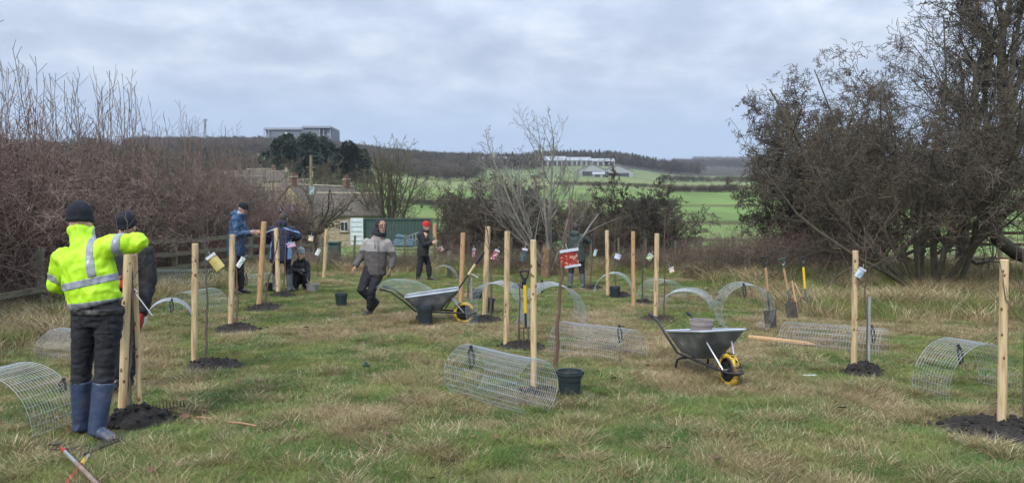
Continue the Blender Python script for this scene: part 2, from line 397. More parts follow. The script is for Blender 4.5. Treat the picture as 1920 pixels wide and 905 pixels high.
# rank grass: along the wire fence, and on the right bank and by the left fence
rough = np.clip((y - 22.5) / 1.5, 0, 1) * .9 + np.clip((x - 4.6) / 1.2, 0, 1) * np.clip((y - 12.2 - .2 * np.sin(x * 3)) / 1.5, 0, 1) + np.clip((-6.2 - x) / .8, 0, 1) * .75 * (y > 6.5)
big = (rng.random(NG) < rough * .8) & (rng.random(NG) < .55)
k = np.where(big, np.where(fbm(x, y, .8, 2, 20.) > .02, 8, rng.integers(6, 8, NG)), k)
sc = np.where(k >= 6, .8, .62) * rng.uniform(.6, 1.25, NG) * (.9 + y / 50)
bare = fbm(x, y, 1.15, 3, 12.5) - .25 * bump2(1200, 620, 400, 60)
ok = ~in_mound(x, y) & ~((bare > .42) & (rng.random(NG) < .75) & (k < 6))
hum = 1 + .35 * fbm(x, y, 1.7, 2, 3.3); sc = sc * np.clip(hum, .5, 1.5)
sc = sc[ok]
x, y, k = x[ok], y[ok], k[ok]
# tussocks: tight groups of taller tufts
nt_ = 1500; tx_, ty_ = wedge(nt_, 3.6, 22, .6); tk = rng.choice([0, 1, 2, 3, 4, 5], nt_, p=[.14, .14, .14, .2, .2, .18]); m_ = 9
X2 = (tx_[:, None] + rng.normal(0, .055, (nt_, m_))).ravel(); Y2 = (ty_[:, None] + rng.normal(0, .05, (nt_, m_))).ravel(); K2 = np.repeat(tk, m_); S2_ = rng.uniform(.5, 1.05, nt_ * m_)
ok2 = ~in_mound(X2, Y2); x = np.concatenate([x, X2[ok2]]); y = np.concatenate([y, Y2[ok2]]); k = np.concatenate([k, K2[ok2]]); sc = np.concatenate([sc, S2_[ok2]]); n = len(x)
go_ = scatter('grass', np.stack([x, y, gz(x, y)], 1), rng.random(n) * 6.28, sc, k, PR, 'mixed green and straw coloured rough grass over the planting field')

# ------------------------------------------------------------------ bare woody plants
def rv(r=1.0): return Vector((random.gauss(0, r), random.gauss(0, r), random.gauss(0, r)))
def grow(out, p, d, length, r, lev, S):
    """append (points, radii, level); S: style dict with per-level lists"""
    n = S['seg'][lev]; pts = [p.copy()]; rad = [r]; d = d.normalized(); st = length / n; tp = S['taper'][lev]
    for i in range(n):
        d = (d + rv(S['wig'][lev]) + Vector((0, 0, S['up'][lev]))).normalized()
        p = p + d * st; pts.append(p.copy()); rad.append(max(r * (1 - (i + 1) / n * tp), S['rmin']))
    out.append((pts, rad, lev))
    if lev + 1 >= len(S['seg']): return
    nb = S['kids'][lev]; nb = int(nb * random.uniform(.75, 1.25) + .5); t0 = S['start'][lev]
    for b in range(nb):
        t = t0 + (1 - t0) * (b + random.random()) / nb; f = t * n; i = min(int(f), n - 1); q = pts[i].lerp(pts[i + 1], f - i)
        dd = (pts[i + 1] - pts[i]).normalized(); ax = dd.orthogonal(); ax.rotate(Matrix.Rotation(random.uniform(0, 2 * pi), 3, dd))
        an = radians(random.uniform(*S['ang'][lev])); nd = (dd * cos(an) + ax * sin(an))
        if S.get('flat'): nd = nd * 1
        ll = length * S['len'][lev] * random.uniform(.55, 1.15) * (1.15 - .55 * t if S.get('cone', 1) else 1)
        grow(out, q, nd, ll, max(rad[i] * S['rk'][lev], S['rmin']), lev + 1, S)
def tubes_np(polys, sides):
    """polys: list of (pts, rad) all with same point count"""
    A = np.array([[tuple(p) for p in q[0]] for q in polys], np.float64); R = np.array([q[1] for q in polys])
    T = np.empty_like(A); T[:, 1:-1] = A[:, 2:] - A[:, :-2]; T[:, 0] = A[:, 1] - A[:, 0]; T[:, -1] = A[:, -1] - A[:, -2]
    T /= np.linalg.norm(T, axis=2, keepdims=True) + 1e-9
    rf = np.where(np.abs(T[..., 2:3]) > .9, np.array([1., 0, 0]), np.array([0, 0, 1.])); a = np.cross(T, rf); a /= np.linalg.norm(a, axis=2, keepdims=True) + 1e-9; b = np.cross(T, a)
    an = np.arange(sides) * 2 * pi / sides
    V = A[:, :, None, :] + R[:, :, None, None] * (a[:, :, None, :] * np.cos(an)[None, None, :, None] + b[:, :, None, :] * np.sin(an)[None, None, :, None])
    m, k = A.shape[:2]; base = (np.arange(m) * k * sides)[:, None, None]; i = np.arange(k - 1)[None, :, None] * sides; j = np.arange(sides)[None, None, :]; j2 = (j + 1) % sides
    f = np.stack([base + i + j, base + i + j2, base + i + sides + j2, base + i + sides + j], -1).reshape(-1, 4)
    return V.reshape(-1, 3), f
def tubes_mesh(name, polys, mat, thick=.02):
    gr = {}
    for pts, rad, lv in polys:
        s = 6 if rad[0] > thick * 1.6 else (4 if rad[0] > thick * .5 else 3); gr.setdefault((len(pts), s), []).append((pts, rad))
    Vs, Fs, o = [], [], 0
    for (k, s), ps in gr.items():
        v, f = tubes_np(ps, s); Vs.append(v); Fs.append(f + o); o += len(v)
    me = npmesh(name, np.concatenate(Vs), np.concatenate(Fs), mat); me.polygons.foreach_set('use_smooth', [True] * len(me.polygons)); return me
def tree_meshes(polys, bark, twig, cut=1):
    a = [q for q in polys if q[2] <= cut]; b = [q for q in polys if q[2] > cut]
    return tubes_mesh('trunk', a, bark), tubes_mesh('crown', b, twig)
def put_tree(name, loc, ms, label, cat='tree', group=None, rz=0, s=1, names=('trunk', 'crown')):
    t = thing(name, loc, label, cat, group, rz, s)
    for nm, me in zip(names, ms): link(nm, me, None, t)
    return t
BK = pmat('grey_brown_bark', (.055, .045, .035), (.10, .085, .06), 6, .9, .01, stretch=(4, 4, 1), c3=(.08, .075, .045))
TW = pmat('brown_twigs', (.085, .068, .05), (.135, .11, .075), 2, .85, world=True)
TWD = pmat('dark_twigs', (.042, .036, .03), (.075, .063, .045), 2, .85, world=True)
TWP = pmat('purple_brown_twigs', (.20, .125, .115), (.25, .18, .14), .8, .8, world=True, c3=(.18, .125, .10))
TWL = pmat('pale_lichened_bark', (.26, .25, .22), (.17, .155, .13), 4, .85, world=True)
TWG = pmat('olive_twigs', (.13, .115, .065), (.085, .07, .045), 2, .85, world=True)

S_HAW = dict(seg=[9, 7, 6, 4, 2], wig=[.13, .2, .26, .32, .3], up=[.03, .02, .0, .0, .02], taper=[.6, .75, .8, .7, .5], kids=[8, 8, 7, 4, 0], start=[.25, .15, .1, .1, 0],
             ang=[(30, 65), (35, 75), (40, 85), (40, 90)], len=[.52, .5, .38, .34], rk=[.55, .55, .55, .6], rmin=.0035)
def haw(stems, H, spread, r0, S=S_HAW, lean=(0, 0), seed=1, base=.35):
    random.seed(seed); out = []
    for i in range(stems):
        a = 2 * pi * i / stems + random.uniform(-.4, .4); s = random.uniform(.2, 1) * spread
        d = Vector((cos(a) * s + lean[0], sin(a) * s + lean[1], 1)); p = Vector((cos(a) * base * random.random(), sin(a) * base * random.random(), -.15))
        grow(out, p, d, H * random.uniform(.75, 1.1), r0 * random.uniform(.5, 1), 0, S)
    return out
def squash(polys, zmin=.02):
    for pts, rad, l in polys:
        for p in pts:
            if p.z < zmin and p.x * p.x + p.y * p.y > .8: p.z = zmin + abs(p.z) * .1
    return polys

# the big hawthorn on the right, built in place
hb = G(1735, 541)
S_BIG = dict(S_HAW, kids=[11, 10, 8, 3, 0], rmin=.0050, start=[.18, .12, .1, .1, 0], taper=[.75, .8, .8, .6, .5], len=[.5, .48, .46, .55])
t_ = haw(13, 5.3, 1.0, .085, S_BIG, seed=11, base=.5)
def prune(polys, base, s=1):       # crown outline: rounded, falling away to the left
    ex = (1330, 1372, 1430, 1560, 1640, 1720, 1800); ey = (330, 205, 140, 88, 52, 8, -80); o_ = []
    for q in polys:
        p = q[0][-1] * s + base; px = 960 + p.x / p.y * F; py = 400 - (p.z - CH) / p.y * F
        if py > np.interp(px, ex, ey) and px > 1372 + 14 * sin(py * .05): o_.append(q)
    return o_
t_ = prune(t_, hb); BIGM = tree_meshes(squash(t_), BK, TW)
put_tree('hawthorn_tree', hb, BIGM, 'big spreading hawthorn with a cluster of dark stems on the right', 'tree', 'bare hawthorns')
S2 = dict(S_BIG, wig=[.16, .24, .3, .35, .3], rmin=.0065, kids=[10, 9, 8, 3, 0])
t_ = haw(11, 4.2, 1.05, .085, S2, lean=(-.3, 0), seed=5, base=.5)
d2 = P(1530, 500, 23); d2.z = float(gz(d2.x, d2.y))
t_ = prune(t_, d2, .9)
put_tree('hawthorn_tree', d2, tree_meshes(squash(t_), BK, TWD), 'darker gnarled hawthorn reaching left over the fields, behind the big one', 'tree', 'bare hawthorns', 0, .9)
t_ = haw(9, 4.8, .95, .075, S_BIG, lean=(.0, 0), seed=17, base=.4)
d3 = P(1640, 500, 20.8); d3.z = float(gz(d3.x, d3.y))
t_ = prune(t_, d3, .92)
put_tree('hawthorn_tree', d3, tree_meshes(squash(t_), BK, TW), 'rounded grey-brown hawthorn filling the space between the dark left one and the big one', 'tree', 'bare hawthorns', 0, .92)
t_ = haw(12, 4.6, .8, .08, dict(S2, rmin=.007), seed=29, base=.6); d4 = P(1585, 500, 22); d4.z = float(gz(d4.x, d4.y)); t_ = prune(t_, d4)
put_tree('hawthorn_tree', d4, tree_meshes(squash(t_), BK, TWD), 'dense dark hawthorn between the left-reaching one and the big one, behind the blue labelled stake', 'tree', 'bare hawthorns')
# tall ash-like tree at the right edge, with a bent trunk
random.seed(21); out = []
SA = dict(seg=[9, 7, 6, 5, 3], wig=[.06, .1, .13, .16, .2], up=[.03, .07, .06, .04, .02], taper=[.5, .7, .8, .8, .5], kids=[10, 8, 7, 4, 0], start=[.2, .2, .15, .1, 0], ang=[(20, 45), (25, 50), (30, 60), (30, 60)], len=[.5, .5, .45, .4], rk=[.5, .5, .5, .6], rmin=.006)
tb = P(1918, 480, 17.5); tb.z = float(gz(tb.x, tb.y)) + .25
path = [P(1950, 492, 17.6), P(1905, 474, 17.5), P(1872, 450, 17.5), P(1850, 400, 17.6), P(1862, 350, 17.7), P(1900, 300, 17.8), P(1880, 240, 18)]
path = [p - tb for p in path]; out.append((path, [.15, .16, .15, .12, .10, .09, .08], 0))
for i, (dx, L_) in ((3, (-.25, 3.4)), (4, (.1, 4.4)), (5, (.35, 4.6)), (6, (-.1, 4.2)), (6, (.2, 4.6)), (5, (-.3, 4)), (6, (.5, 4.2))):
    grow(out, path[i].copy(), Vector((dx, random.uniform(-.3, .3), 1)), L_, .07, 0, SA)
put_tree('ash_tree', tb, tree_meshes(out, BK, TWD), 'tall bare tree with crooked leaning trunk at the right edge', 'tree')
random.seed(22); out = []
for i in range(3): grow(out, Vector((random.uniform(-.3, .3), 0, -.1)), Vector((random.uniform(-.2, .25), random.uniform(-.2, .2), 1)), 7.5, .085, 0, SA)
q = P(1790, 500, 24); q.z = float(gz(q.x, q.y)); put_tree('ash_tree', q, tree_meshes(out, BK, TWD), 'tall upright bare tree rising above and behind the big hawthorn', 'tree')

# low brambles and scrub at the foot of the hawthorns
S_BR = dict(seg=[6, 4, 3], wig=[.2, .25, .3], up=[-.07, -.03, 0], taper=[.6, .6, .5], kids=[6, 3, 0], start=[.15, .2, 0], ang=[(25, 70), (30, 80)], len=[.45, .4], rk=[.6, .6], rmin=.003)
def scrub(seed, n=60, H=1.1, rad=.7, S=S_BR, mat=TW, out_d=.9):
    random.seed(seed); out = []
    for i in range(n):
        a = random.uniform(0, 2 * pi); r = rad * math.sqrt(random.random()); s = random.uniform(.1, 1) * out_d
        grow(out, Vector((cos(a) * r, sin(a) * r, -.05)), Vector((cos(a + random.uniform(-.7, .7)) * s, sin(a + random.uniform(-.7, .7)) * s, 1)), H * random.uniform(.5, 1.1), .007, 0, S)
    return tubes_mesh('scrub', squash(out), mat)
SC = [scrub(1), scrub(2, 70, 1.4, .8, mat=TWP), scrub(3, 60, 1.0, .9, mat=TWG)]
scr = thing('bramble_scrub', G(1480, 500), 'tangled bramble and scrub at the foot of the hawthorns, left of their trunks', 'scrub')
random.seed(8); o0 = scr.location.copy()
for i in range(26):
    px = random.uniform(1345, 1600); d = random.uniform(19.5, 25); p = P(px, 500, d); p.z = float(gz(p.x, p.y)) - .02
    o = link('bush', SC[i % 3], None, scr, p - o0); o.rotation_euler.z = random.random() * 6; s = random.uniform(.7, 1.25); o.scale = (s, s, s * random.uniform(.7, 1.2))

# hedge down the left side: one hedge, many shrubs sharing three meshes
S_HG = dict(seg=[8, 6, 5, 3], wig=[.09, .17, .22, .25], up=[.02, .02, .02, 0], taper=[.7, .75, .75, .5], kids=[10, 8, 5, 0], start=[.12, .1, .1, 0], ang=[(20, 60), (30, 75), (30, 80)], len=[.5, .45, .42], rk=[.5, .55, .6], rmin=.005)
def hedge_shrub(seed, mat):
    random.seed(seed); out = []
    for i in range(17):
        a = random.uniform(0, 2 * pi); s = random.uniform(.1, .75)
        grow(out, Vector((cos(a) * .4, sin(a) * .4, -.1)), Vector((cos(a) * s, sin(a) * s, 1)), random.uniform(2.1, 3.1), .028, 0, S_HG)
    SW = dict(S_HG, seg=[8, 4], wig=[.04, .07], up=[.05, .04], taper=[.85, .6], kids=[7, 0], start=[.35], ang=[(15, 40)], len=[.2], rk=[.5])
    for i in range(19):          # upright whips
        a = random.uniform(0, 2 * pi); r = random.uniform(.2, 1.1)
        grow(out, Vector((cos(a) * r, sin(a) * r, random.uniform(1.2, 2.2))), Vector((random.gauss(.06, .16), random.gauss(0, .16), 1)), random.uniform(1.4, 2.9), .0105, 0, SW)
    return tubes_mesh('shrub', squash(out), mat)
HS = [hedge_shrub(1, TWP), hedge_shrub(2, TW), hedge_shrub(3, TWP), hedge_shrub(4, TWP)]
hg = thing('hedge', gp(-11, 14), 'tall overgrown purple-brown bare hedge behind the rail fence on the left', 'hedge')
random.seed(5); o0 = hg.location.copy(); yy = 8.5
while yy < 36:
    for row, xo in ((0, -9.75), (1, -11.7)):
        x_ = xo - .08 * (yy - 10) * .3 + random.uniform(-.35, .35); p = gp(x_, yy + random.uniform(-.3, .3) + row * .6)
        hs = 1.14 if yy < 14.5 else (1.08 if yy < 20 else 1.0)
        o = link('shrub', HS[random.randrange(4)], None, hg, p - o0); o.rotation_euler.z = random.random() * 6.28; s = random.uniform(.88, 1.06) * hs; o.scale = (s, s, s * random.uniform(.95, 1.08))
    yy += 1.25 + yy * .012
# dead leaves still held in the hedge
random.seed(6); mb = MB()
for i in range(2600):
    yy = random.uniform(12, 24); p = gp(-9.7 - random.random() * 1.8, yy); c = p + Vector((0, 0, random.uniform(.5, 3.2) ))
    if mnoise.noise(c * .8) < .05: continue
    a = Vector((random.gauss(0, 1), random.gauss(0, 1), random.gauss(0, 1))).normalized() * .03; b = a.orthogonal() * .6
    mb.add([c - a - o0, c + b - o0, c + a - o0, c - b - o0], [(0, 1, 2, 3)])
mb.build('dead_leaves', pmat('dead_leaves', (.20, .10, .055), (.13, .07, .04), 3, .8, world=True), hg)['kind'] = 'stuff'
HS_low = scrub(14, 80, 1.0, 1.2, mat=TWP)
und = thing('bramble_scrub', gp(-9.4, 13), 'low tangled undergrowth along the foot of the left rail fence', 'scrub'); o0 = und.location.copy()
random.seed(15)
for i in range(18):
    yy = 9 + i * .95; p = gp(-9.1 + random.uniform(-.4, .2), yy); o = link('bush', [HS_low, SC[1], SC[0]][i % 3], None, und, p - o0); o.rotation_euler.z = random.random() * 6; s = random.uniform(.55, .9); o.scale = (s, s, s)

# middle distance shrubs and trees, each at its own spot
def at(px, d, dz=0): p = P(px, 400, d); p.z = float(gz(p.x, p.y)) + dz; return p
HA = [tree_meshes(squash(haw(11, 3.3, .9, .06, dict(S_BIG, kids=[9, 8, 6, 4, 0], rmin=.008), seed=s_)), BK, m_) for s_, m_ in ((31, TWD), (32, TW))]
put_tree('hawthorn_tree', at(1180, 31), HA[0], 'dark round hawthorn in the middle, behind the tall far stakes', group='bare hawthorns', s=1.02)
put_tree('hawthorn_tree', at(1262, 34), HA[1], 'smaller brown hawthorn merging with the right side of the middle one', group='bare hawthorns', rz=2, s=.72)
for px, d, s, lab in ((905, 33, .95, 'brown hedge thorn behind the pale leaning tree'), (880, 38, .85, 'brown thorn bush well right of the green container'), (960, 38, 1.15, 'thick brown thorn behind the pale tree stems'), (850, 33, .5, 'low brown thorn bush right of the container end')):
    put_tree('hawthorn_tree', at(px, d), HA[px % 2], lab, 'bush', 'brown thorn bushes in the middle distance', rz=px, s=s)
for px, d, s, lab in ((880, 44, 1.2, 'tall thorn behind the brown hedge thorns left of the pale tree'), (925, 31, .8, 'low dense thorn left of the pale tree base'), (1005, 42, 1.1, 'thorn behind the stems of the pale tree'), (1090, 40, .95, 'thorn between the pale tree and the middle hawthorn'), (1140, 36, .85, 'thorn merging with the left side of the middle hawthorn'), (1225, 38, .95, 'thorn merging with the right side of the middle hawthorn'), (868, 31, .55, 'low thorn left of the tall stakes in the middle'), (1120, 29, .6, 'low thorn in front of the middle hawthorn')):
    put_tree('hawthorn_tree', at(px, d), HA[(px + 1) % 2], lab, 'bush', 'brown thorn bushes in the middle distance', rz=px * 1.7, s=s)
S_WH = dict(seg=[9, 8, 6, 4], wig=[.05, .08, .12, .15], up=[.04, .05, .03, .02], taper=[.6, .8, .8, .5], kids=[9, 7, 4, 0], start=[.22, .2, .2, 0], ang=[(15, 38), (20, 45), (25, 55)], len=[.55, .45, .4], rk=[.5, .5, .6], rmin=.005)
random.seed(41); out = []
for dx, L_, r in ((-.55, 3.8, .05), (-.35, 3.7, .055), (-.15, 3.9, .06), (.02, 4.2, .06), (.12, 4.0, .05), (-.8, 3.4, .04), (.3, 3.0, .035), (-.62, 3.2, .035)):
    grow(out, Vector((random.uniform(-.1, .1), random.uniform(-.1, .1), -.05)), Vector((dx, random.uniform(-.25, .25), 1)), L_, r, 0, S_WH)
pw = at(1030, 23.5); put_tree('bare_tree', pw, tree_meshes(out, TWL, TWL), 'pale grey multi-stemmed bare tree leaning left in the middle', 'tree')
mb = MB(); random.seed(4)
mb.loft([(0, 0, -.1), (.01, 0, .3), (.03, .01, .62), (.05, .0, .80)], [.17, .14, .13, .10], 10, jit=.14); mb.loft([(-.05, 0, .7), (-.07, .02, .95)], [.06, .015], 6, jit=.2); mb.loft([(.10, .02, .7), (.12, .02, .88)], [.04, .01], 6)
tag(mb.build('tree_stump', pmat('split_wood', (.30, .19, .10), (.07, .05, .035), 9, .9, .02, stretch=(5, 5, 1)), None, True, at(1024, 22.3)), 'short split broken stump at the foot of the pale bare tree', 'stump')
# gnarled top behind, willow fan, orchard tree, trees behind the house
S_GN = dict(S_HAW, rmin=.012, kids=[6, 6, 5, 3, 0])
put_tree('gnarled_tree', at(985, 48, -.2), tree_meshes(haw(3, 6.6, .3, .16, S_GN, seed=51), BK, TWD), 'tall gnarled dark tree rising behind the pale one', 'tree')
S_FAN = dict(seg=[8, 7, 6, 3], wig=[.05, .07, .1, .15], up=[.03, .04, .03, .02], taper=[.7, .8, .8, .5], kids=[8, 6, 4, 0], start=[.25, .2, .2, 0], ang=[(12, 35), (15, 45), (25, 55)], len=[.5, .42, .35], rk=[.5, .5, .6], rmin=.016)
put_tree('willow_tree', at(727, 82), tree_meshes(haw(13, 9.8, .6, .2, S_FAN, seed=61, base=.6), BK, TWG), 'fan shaped many-stemmed bare tree behind the green container', 'tree')
S_AP = dict(S_HAW, seg=[7, 6, 5, 3], wig=[.14, .18, .22, .25], up=[0, .02, .02, 0], kids=[7, 6, 4, 0], start=[.1, .15, .15, 0], len=[.5, .42, .35], rmin=.007, taper=[.6, .75, .8, .5])
random.seed(71); out = [([Vector((0, 0, -.1)), Vector((.05, 0, .6)), Vector((0, 0, 1.2))], [.13, .10, .09], 0)]
for i in range(9): a = i * 2 * pi / 9; grow(out, Vector((0, 0, 1.1)), Vector((cos(a) * 1.0, sin(a) * 1.0, random.uniform(.5, 1.3))), 2.6, .06, 0, S_AP)
put_tree('orchard_tree', at(590, 33), tree_meshes(out, BK, TW), 'spreading bare orchard tree in front of the stone house', 'tree')
FT = [tree_meshes(haw(5, 11, .5, .22, dict(S_FAN, kids=[8, 7, 5, 0], rmin=.03, ang=[(20, 50), (25, 55), (25, 60)]), seed=s_, base=.5), BK, m_) for s_, m_ in ((81, TWG), (82, TW), (83, TWD))]
FL = [(560, 150, .9, 'behind the left chimney'), (606, 160, 1.0, 'just right of the telephone pole, behind the house'), (655, 165, .95, 'over the right end of the house roof'), (470, 260, .8, 'among the cottages'), (430, 200, .9, 'left of the cottages'), (395, 150, 1.0, 'beyond the far end of the left hedge'), (355, 120, .9, 'over the far hedge'), (540, 300, 1.0, 'below the dark evergreens'), (690, 230, 1.0, 'between the evergreens and the fan shaped tree'), (415, 330, 1.0, 'under the pale far field'), (790, 230, .7, 'right of the fan shaped tree'), (640, 230, .9, 'in front of the right evergreen'), (450, 420, 1.1, 'below the hillside wood'), (1095, 60, .35, 'beyond the middle hawthorn'), (845, 110, .45, 'in the field hedge behind the container'), (500, 330, .9, 'beside the left evergreen'), (380, 260, 1.0, 'up the slope beyond the hedge'), (870, 330, .6, 'in the far hedge line'), (625, 120, .85, 'right behind the roof of the stone house'), (665, 130, .8, 'behind the right end of the stone outbuilding'), (590, 200, 1.0, 'below the tallest evergreen'), (700, 150, .8, 'tangled behind the fan shaped tree'), (760, 140, .6, 'beyond the end of the container'), (500, 170, .7, 'in front of the cottages'), (830, 200, .7, 'across the field from the container'), (905, 260, .8, 'beyond the hedge thorns'), (960, 300, .8, 'far behind the pale tree'), (1060, 330, .6, 'below the long white roofed farm')]
for i, (px, d, s, lab) in enumerate(FL):
    put_tree('distant_tree', at(px, d, -.3), FT[i % 3], 'distant bare brown tree ' + lab, 'tree', 'bare trees round the village', rz=i * 1.3, s=s)
# evergreens
def evergreen(seed, w, h):
    random.seed(seed); c = []; 
    for i in range(26):
        z = random.uniform(.12, .98); rr = w * math.sqrt(max(.05, 1 - (2 * z - .75) ** 2)) * random.uniform(.3, .95); a = random.uniform(0, 2 * pi); c.append((Vector((rr * cos(a), rr * sin(a), z * h)), random.uniform(.26, .42) * w))
    V = []; 
    for p, r in c:
        for j in range(260):
            n = rv().normalized(); q = p + n * r * random.uniform(.7, 1.1); q.z = max(q.z, .3); t = (n + rv(.6)).normalized() * .9; b = t.orthogonal().normalized() * .6
            V += [tuple(q - b), tuple(q + b), tuple(q + t)]
    return npmesh('crown', V, np.arange(len(V)).reshape(-1, 3), pmat('dark_conifer', (.008, .018, .012), (.022, .042, .022), .6, .8, world=True)), MB().tube([(0, 0, -1), (0, 0, h * .8)], [w * .07, w * .03], 8).mesh('trunk')
EV = [evergreen(1, 8, 18), evergreen(2, 6.5, 15)]
for e_ in EV: e_[1].materials.append(BK)
for i, (px, d, s, lab) in enumerate(((535, 350, .95, 'left-hand and widest'), (578, 370, 1.2, 'tallest, below the grey factory'), (612, 380, .95, 'right of the tallest'), (512, 345, .7, 'low, at the left end'), (655, 380, .92, 'broad, at the right end'), (556, 355, .9, 'just left of the tallest'), (677, 385, .78, 'smallest, far right'))):
    put_tree('evergreen_tree', at(px, d, -3), EV[i % 2], 'dark evergreen on the hillside, ' + lab, 'tree', 'dark evergreens on the hill', i, s * 1.22, ('crown', 'trunk'))
# hedgerows and woods far off
def farproto(seed, w, h, n, mat, con=False):
    random.seed(seed); V = []
    cl = [(Vector((random.gauss(0, w * .33), random.gauss(0, w * .33), h * random.uniform(.35, .85))), w * random.uniform(.2, .34)) for _ in range(9)]
    for i in range(n):
        p, r = random.choice(cl)
        q = p + rv(r * .62); 
        if con: z = random.random(); a = random.uniform(0, 6.28); q = Vector((w * .5 * (1 - z) * cos(a), w * .5 * (1 - z) * sin(a), h * (.1 + .9 * z)))
        t = Vector((random.gauss(0, .5), random.gauss(0, .5), 1)).normalized() * w * .16; b = t.orthogonal().normalized(); b.rotate(Matrix.Rotation(random.random() * 6, 3, t.normalized())); b *= w * .018 if not con else w * .05
        V += [tuple(q - b), tuple(q + b), tuple(q + t)]
    V += [(-w * .03, 0, -1), (w * .03, 0, -1), (0, 0, h * .7)]
    return npmesh('far_tree', V, np.arange(len(V)).reshape(-1, 3), mat)
FW1 = pmat('far_wood_brown', (.12, .095, .075), (.08, .068, .055), .05, .9, world=True); FW2 = pmat('far_wood_dark', (.045, .048, .04), (.07, .062, .048), .05, .9, world=True)
FP = [farproto(1, 10, 13, 520, FW1), farproto(2, 9, 14, 520, FW1), farproto(3, 10, 12, 520, FW2), farproto(4, 7, 14, 400, FW2, True)]
def wood(name, spec, n, label, con=.05, dark=.3, sc=(.8, 1.2)):
    px0, px1, d0, d1 = spec; px = rng.uniform(px0, px1, n); d = rng.uniform(d0, d1, n); x = (px - 960) / F * d
    k = np.where(rng.random(n) < con, 3, np.where(rng.random(n) < dark, 2, rng.integers(0, 2, n)))
    scatter(name, np.stack([x, d, gz(x, d) - .5], 1), rng.random(n) * 6.28, rng.uniform(*sc, n) * np.where(k == 3, 1.05, 1), k, FP, label)
wood('woodland', (250, 520, 880, 1250), 650, 'brown bare woodland on the left hilltop round the mast')
wood('woodland', (520, 900, 900, 1300), 900, 'brown woodland along the hill behind the factory and evergreens', .03)
wood('woodland', (640, 900, 560, 900), 420, 'brown wood on the slope between the evergreens and the ridge farm', .03, .3, (.6, .95))
wood('woodland', (780, 1010, 820, 1150), 420, 'dark woodland band on the ridge left of the white greenhouses', .12, .6)
wood('woodland', (1000, 1310, 1120, 1350), 420, 'dark tree line on the skyline behind the white greenhouses', .35, .7, (.9, 1.35))
wood('woodland', (1260, 2100, 2000, 3200), 1500, 'low dark woodland along the far right horizon', .05, .6, (1.2, 2.0))
wood('woodland', (1300, 2100, 4200, 6000), 1200, 'faint woods on the farthest horizon', .0, .5, (2, 3.4))
wood('woodland', (250, 480, 330, 620), 170, 'brown trees on the slope below the hillside field', .03, .2, (.5, .85))
wood('woodland', (-700, 260, 300, 1200), 500, 'brown woods behind the left hedge', .03, .3, (.8, 1.2))
BP = [farproto(11, 2.6, 2.0, 260, FW2), farproto(12, 2.4, 1.8, 260, FW1)]
def row(spec, n, label, s):
    px0, px1, d0, d1, dd = spec; t = np.linspace(0, 1, n); px = px0 + (px1 - px0) * t; d = d0 + (d1 - d0) * t + rng.normal(0, dd, n); x = (px - 960) / F * d
    o = scatter('hedgerow', np.stack([x, d, gz(x, d) - .1], 1), rng.random(n) * 6.28, rng.uniform(.8, 1.2, n) * s, rng.integers(0, 2, n), BP, label); o['kind'] = 'stuff'
row((1255, 1312, 410, 412, 1), 26, 'short field hedge right of the middle hawthorn', 1.7)
row((1318, 1384, 410, 408, 1), 30, 'short field hedge below the far horizon, beside the big hawthorn', 1.75)
row((1240, 2000, 640, 620, 3), 200, 'long dark hedge across the far right fields', 2.4)
row((1040, 1260, 470, 460, 2), 70, 'dark hedge across the middle fields below the farm sheds', 1.2)
row((760, 900, 250, 245, 1.5), 50, 'hedge across the green field left of the thorn bushes', .9)
row((1180, 1260, 250, 250, 1.5), 30, 'piece of field hedge behind the middle hawthorn', 1.3)
# ------------------------------------------------------------------ stakes
WD = [pmat('peeled_stake_wood', (.60, .46, .27), (.34, .235, .125), 6, .7, .004, stretch=(6, 6, .6), c3=(.55, .41, .23), bscale=30),
      pmat('pale_stake_wood', (.66, .51, .30), (.44, .31, .16), 6, .7, .004, stretch=(6, 6, .6), c3=(.62, .47, .26), bscale=30),
      pmat('orange_stake_wood', (.52, .32, .16), (.38, .22, .11), 7, .7, .004, stretch=(6, 6, .7), c3=(.47, .29, .14), bscale=30)]
KN = pmat('wood_knot', (.16, .08, .04), (.25, .13, .06), 30, .8)
def stake(px0, py0, px1, py1, wpx, m, lab, d=None, buried=True, grp='round wooden stakes for the trees'):
    """px0,py0 top; px1,py1 foot"""
    b = G(px1, py1) if d is None else P(px1, py1, d); t = P(px0, py0, b.y); r = wpx * .46 / F * b.y
    ax = t - b; n = 9; random.seed(int(px0 * 7)); mb = MB(); pts = []; rad = []
    for i in range(n + 1):
        f = i / n; pts.append(Vector((0, 0, -.08)) * (1 - f) + ax * f + Vector((random.uniform(-1, 1), random.uniform(-1, 1), 0)) * r * .07); rad.append(r * random.uniform(.95, 1.05))
    pts.append(pts[-1] + ax.normalized() * r * .12); rad.append(rad[-1] * .86)
    mb.loft(pts, rad, 14)
    o = thing('wooden_stake', b, lab, 'stake', grp)
    mb.build('post', WD[m], o, True)
    random.seed(int(px1))
    for i in range(6):
        f = random.uniform(.08, .95); a = random.uniform(-2.6, -.5); p = ax * f + Vector((cos(a), sin(a), 0)) * r * .93; s = random.uniform(.007, .014)
        MB().ball(p, (s, s * .6, s * 1.5), 7, 5, Matrix.Rotation(a + pi / 2, 3, 'Z')).build('knot', KN, o, True)
    return o
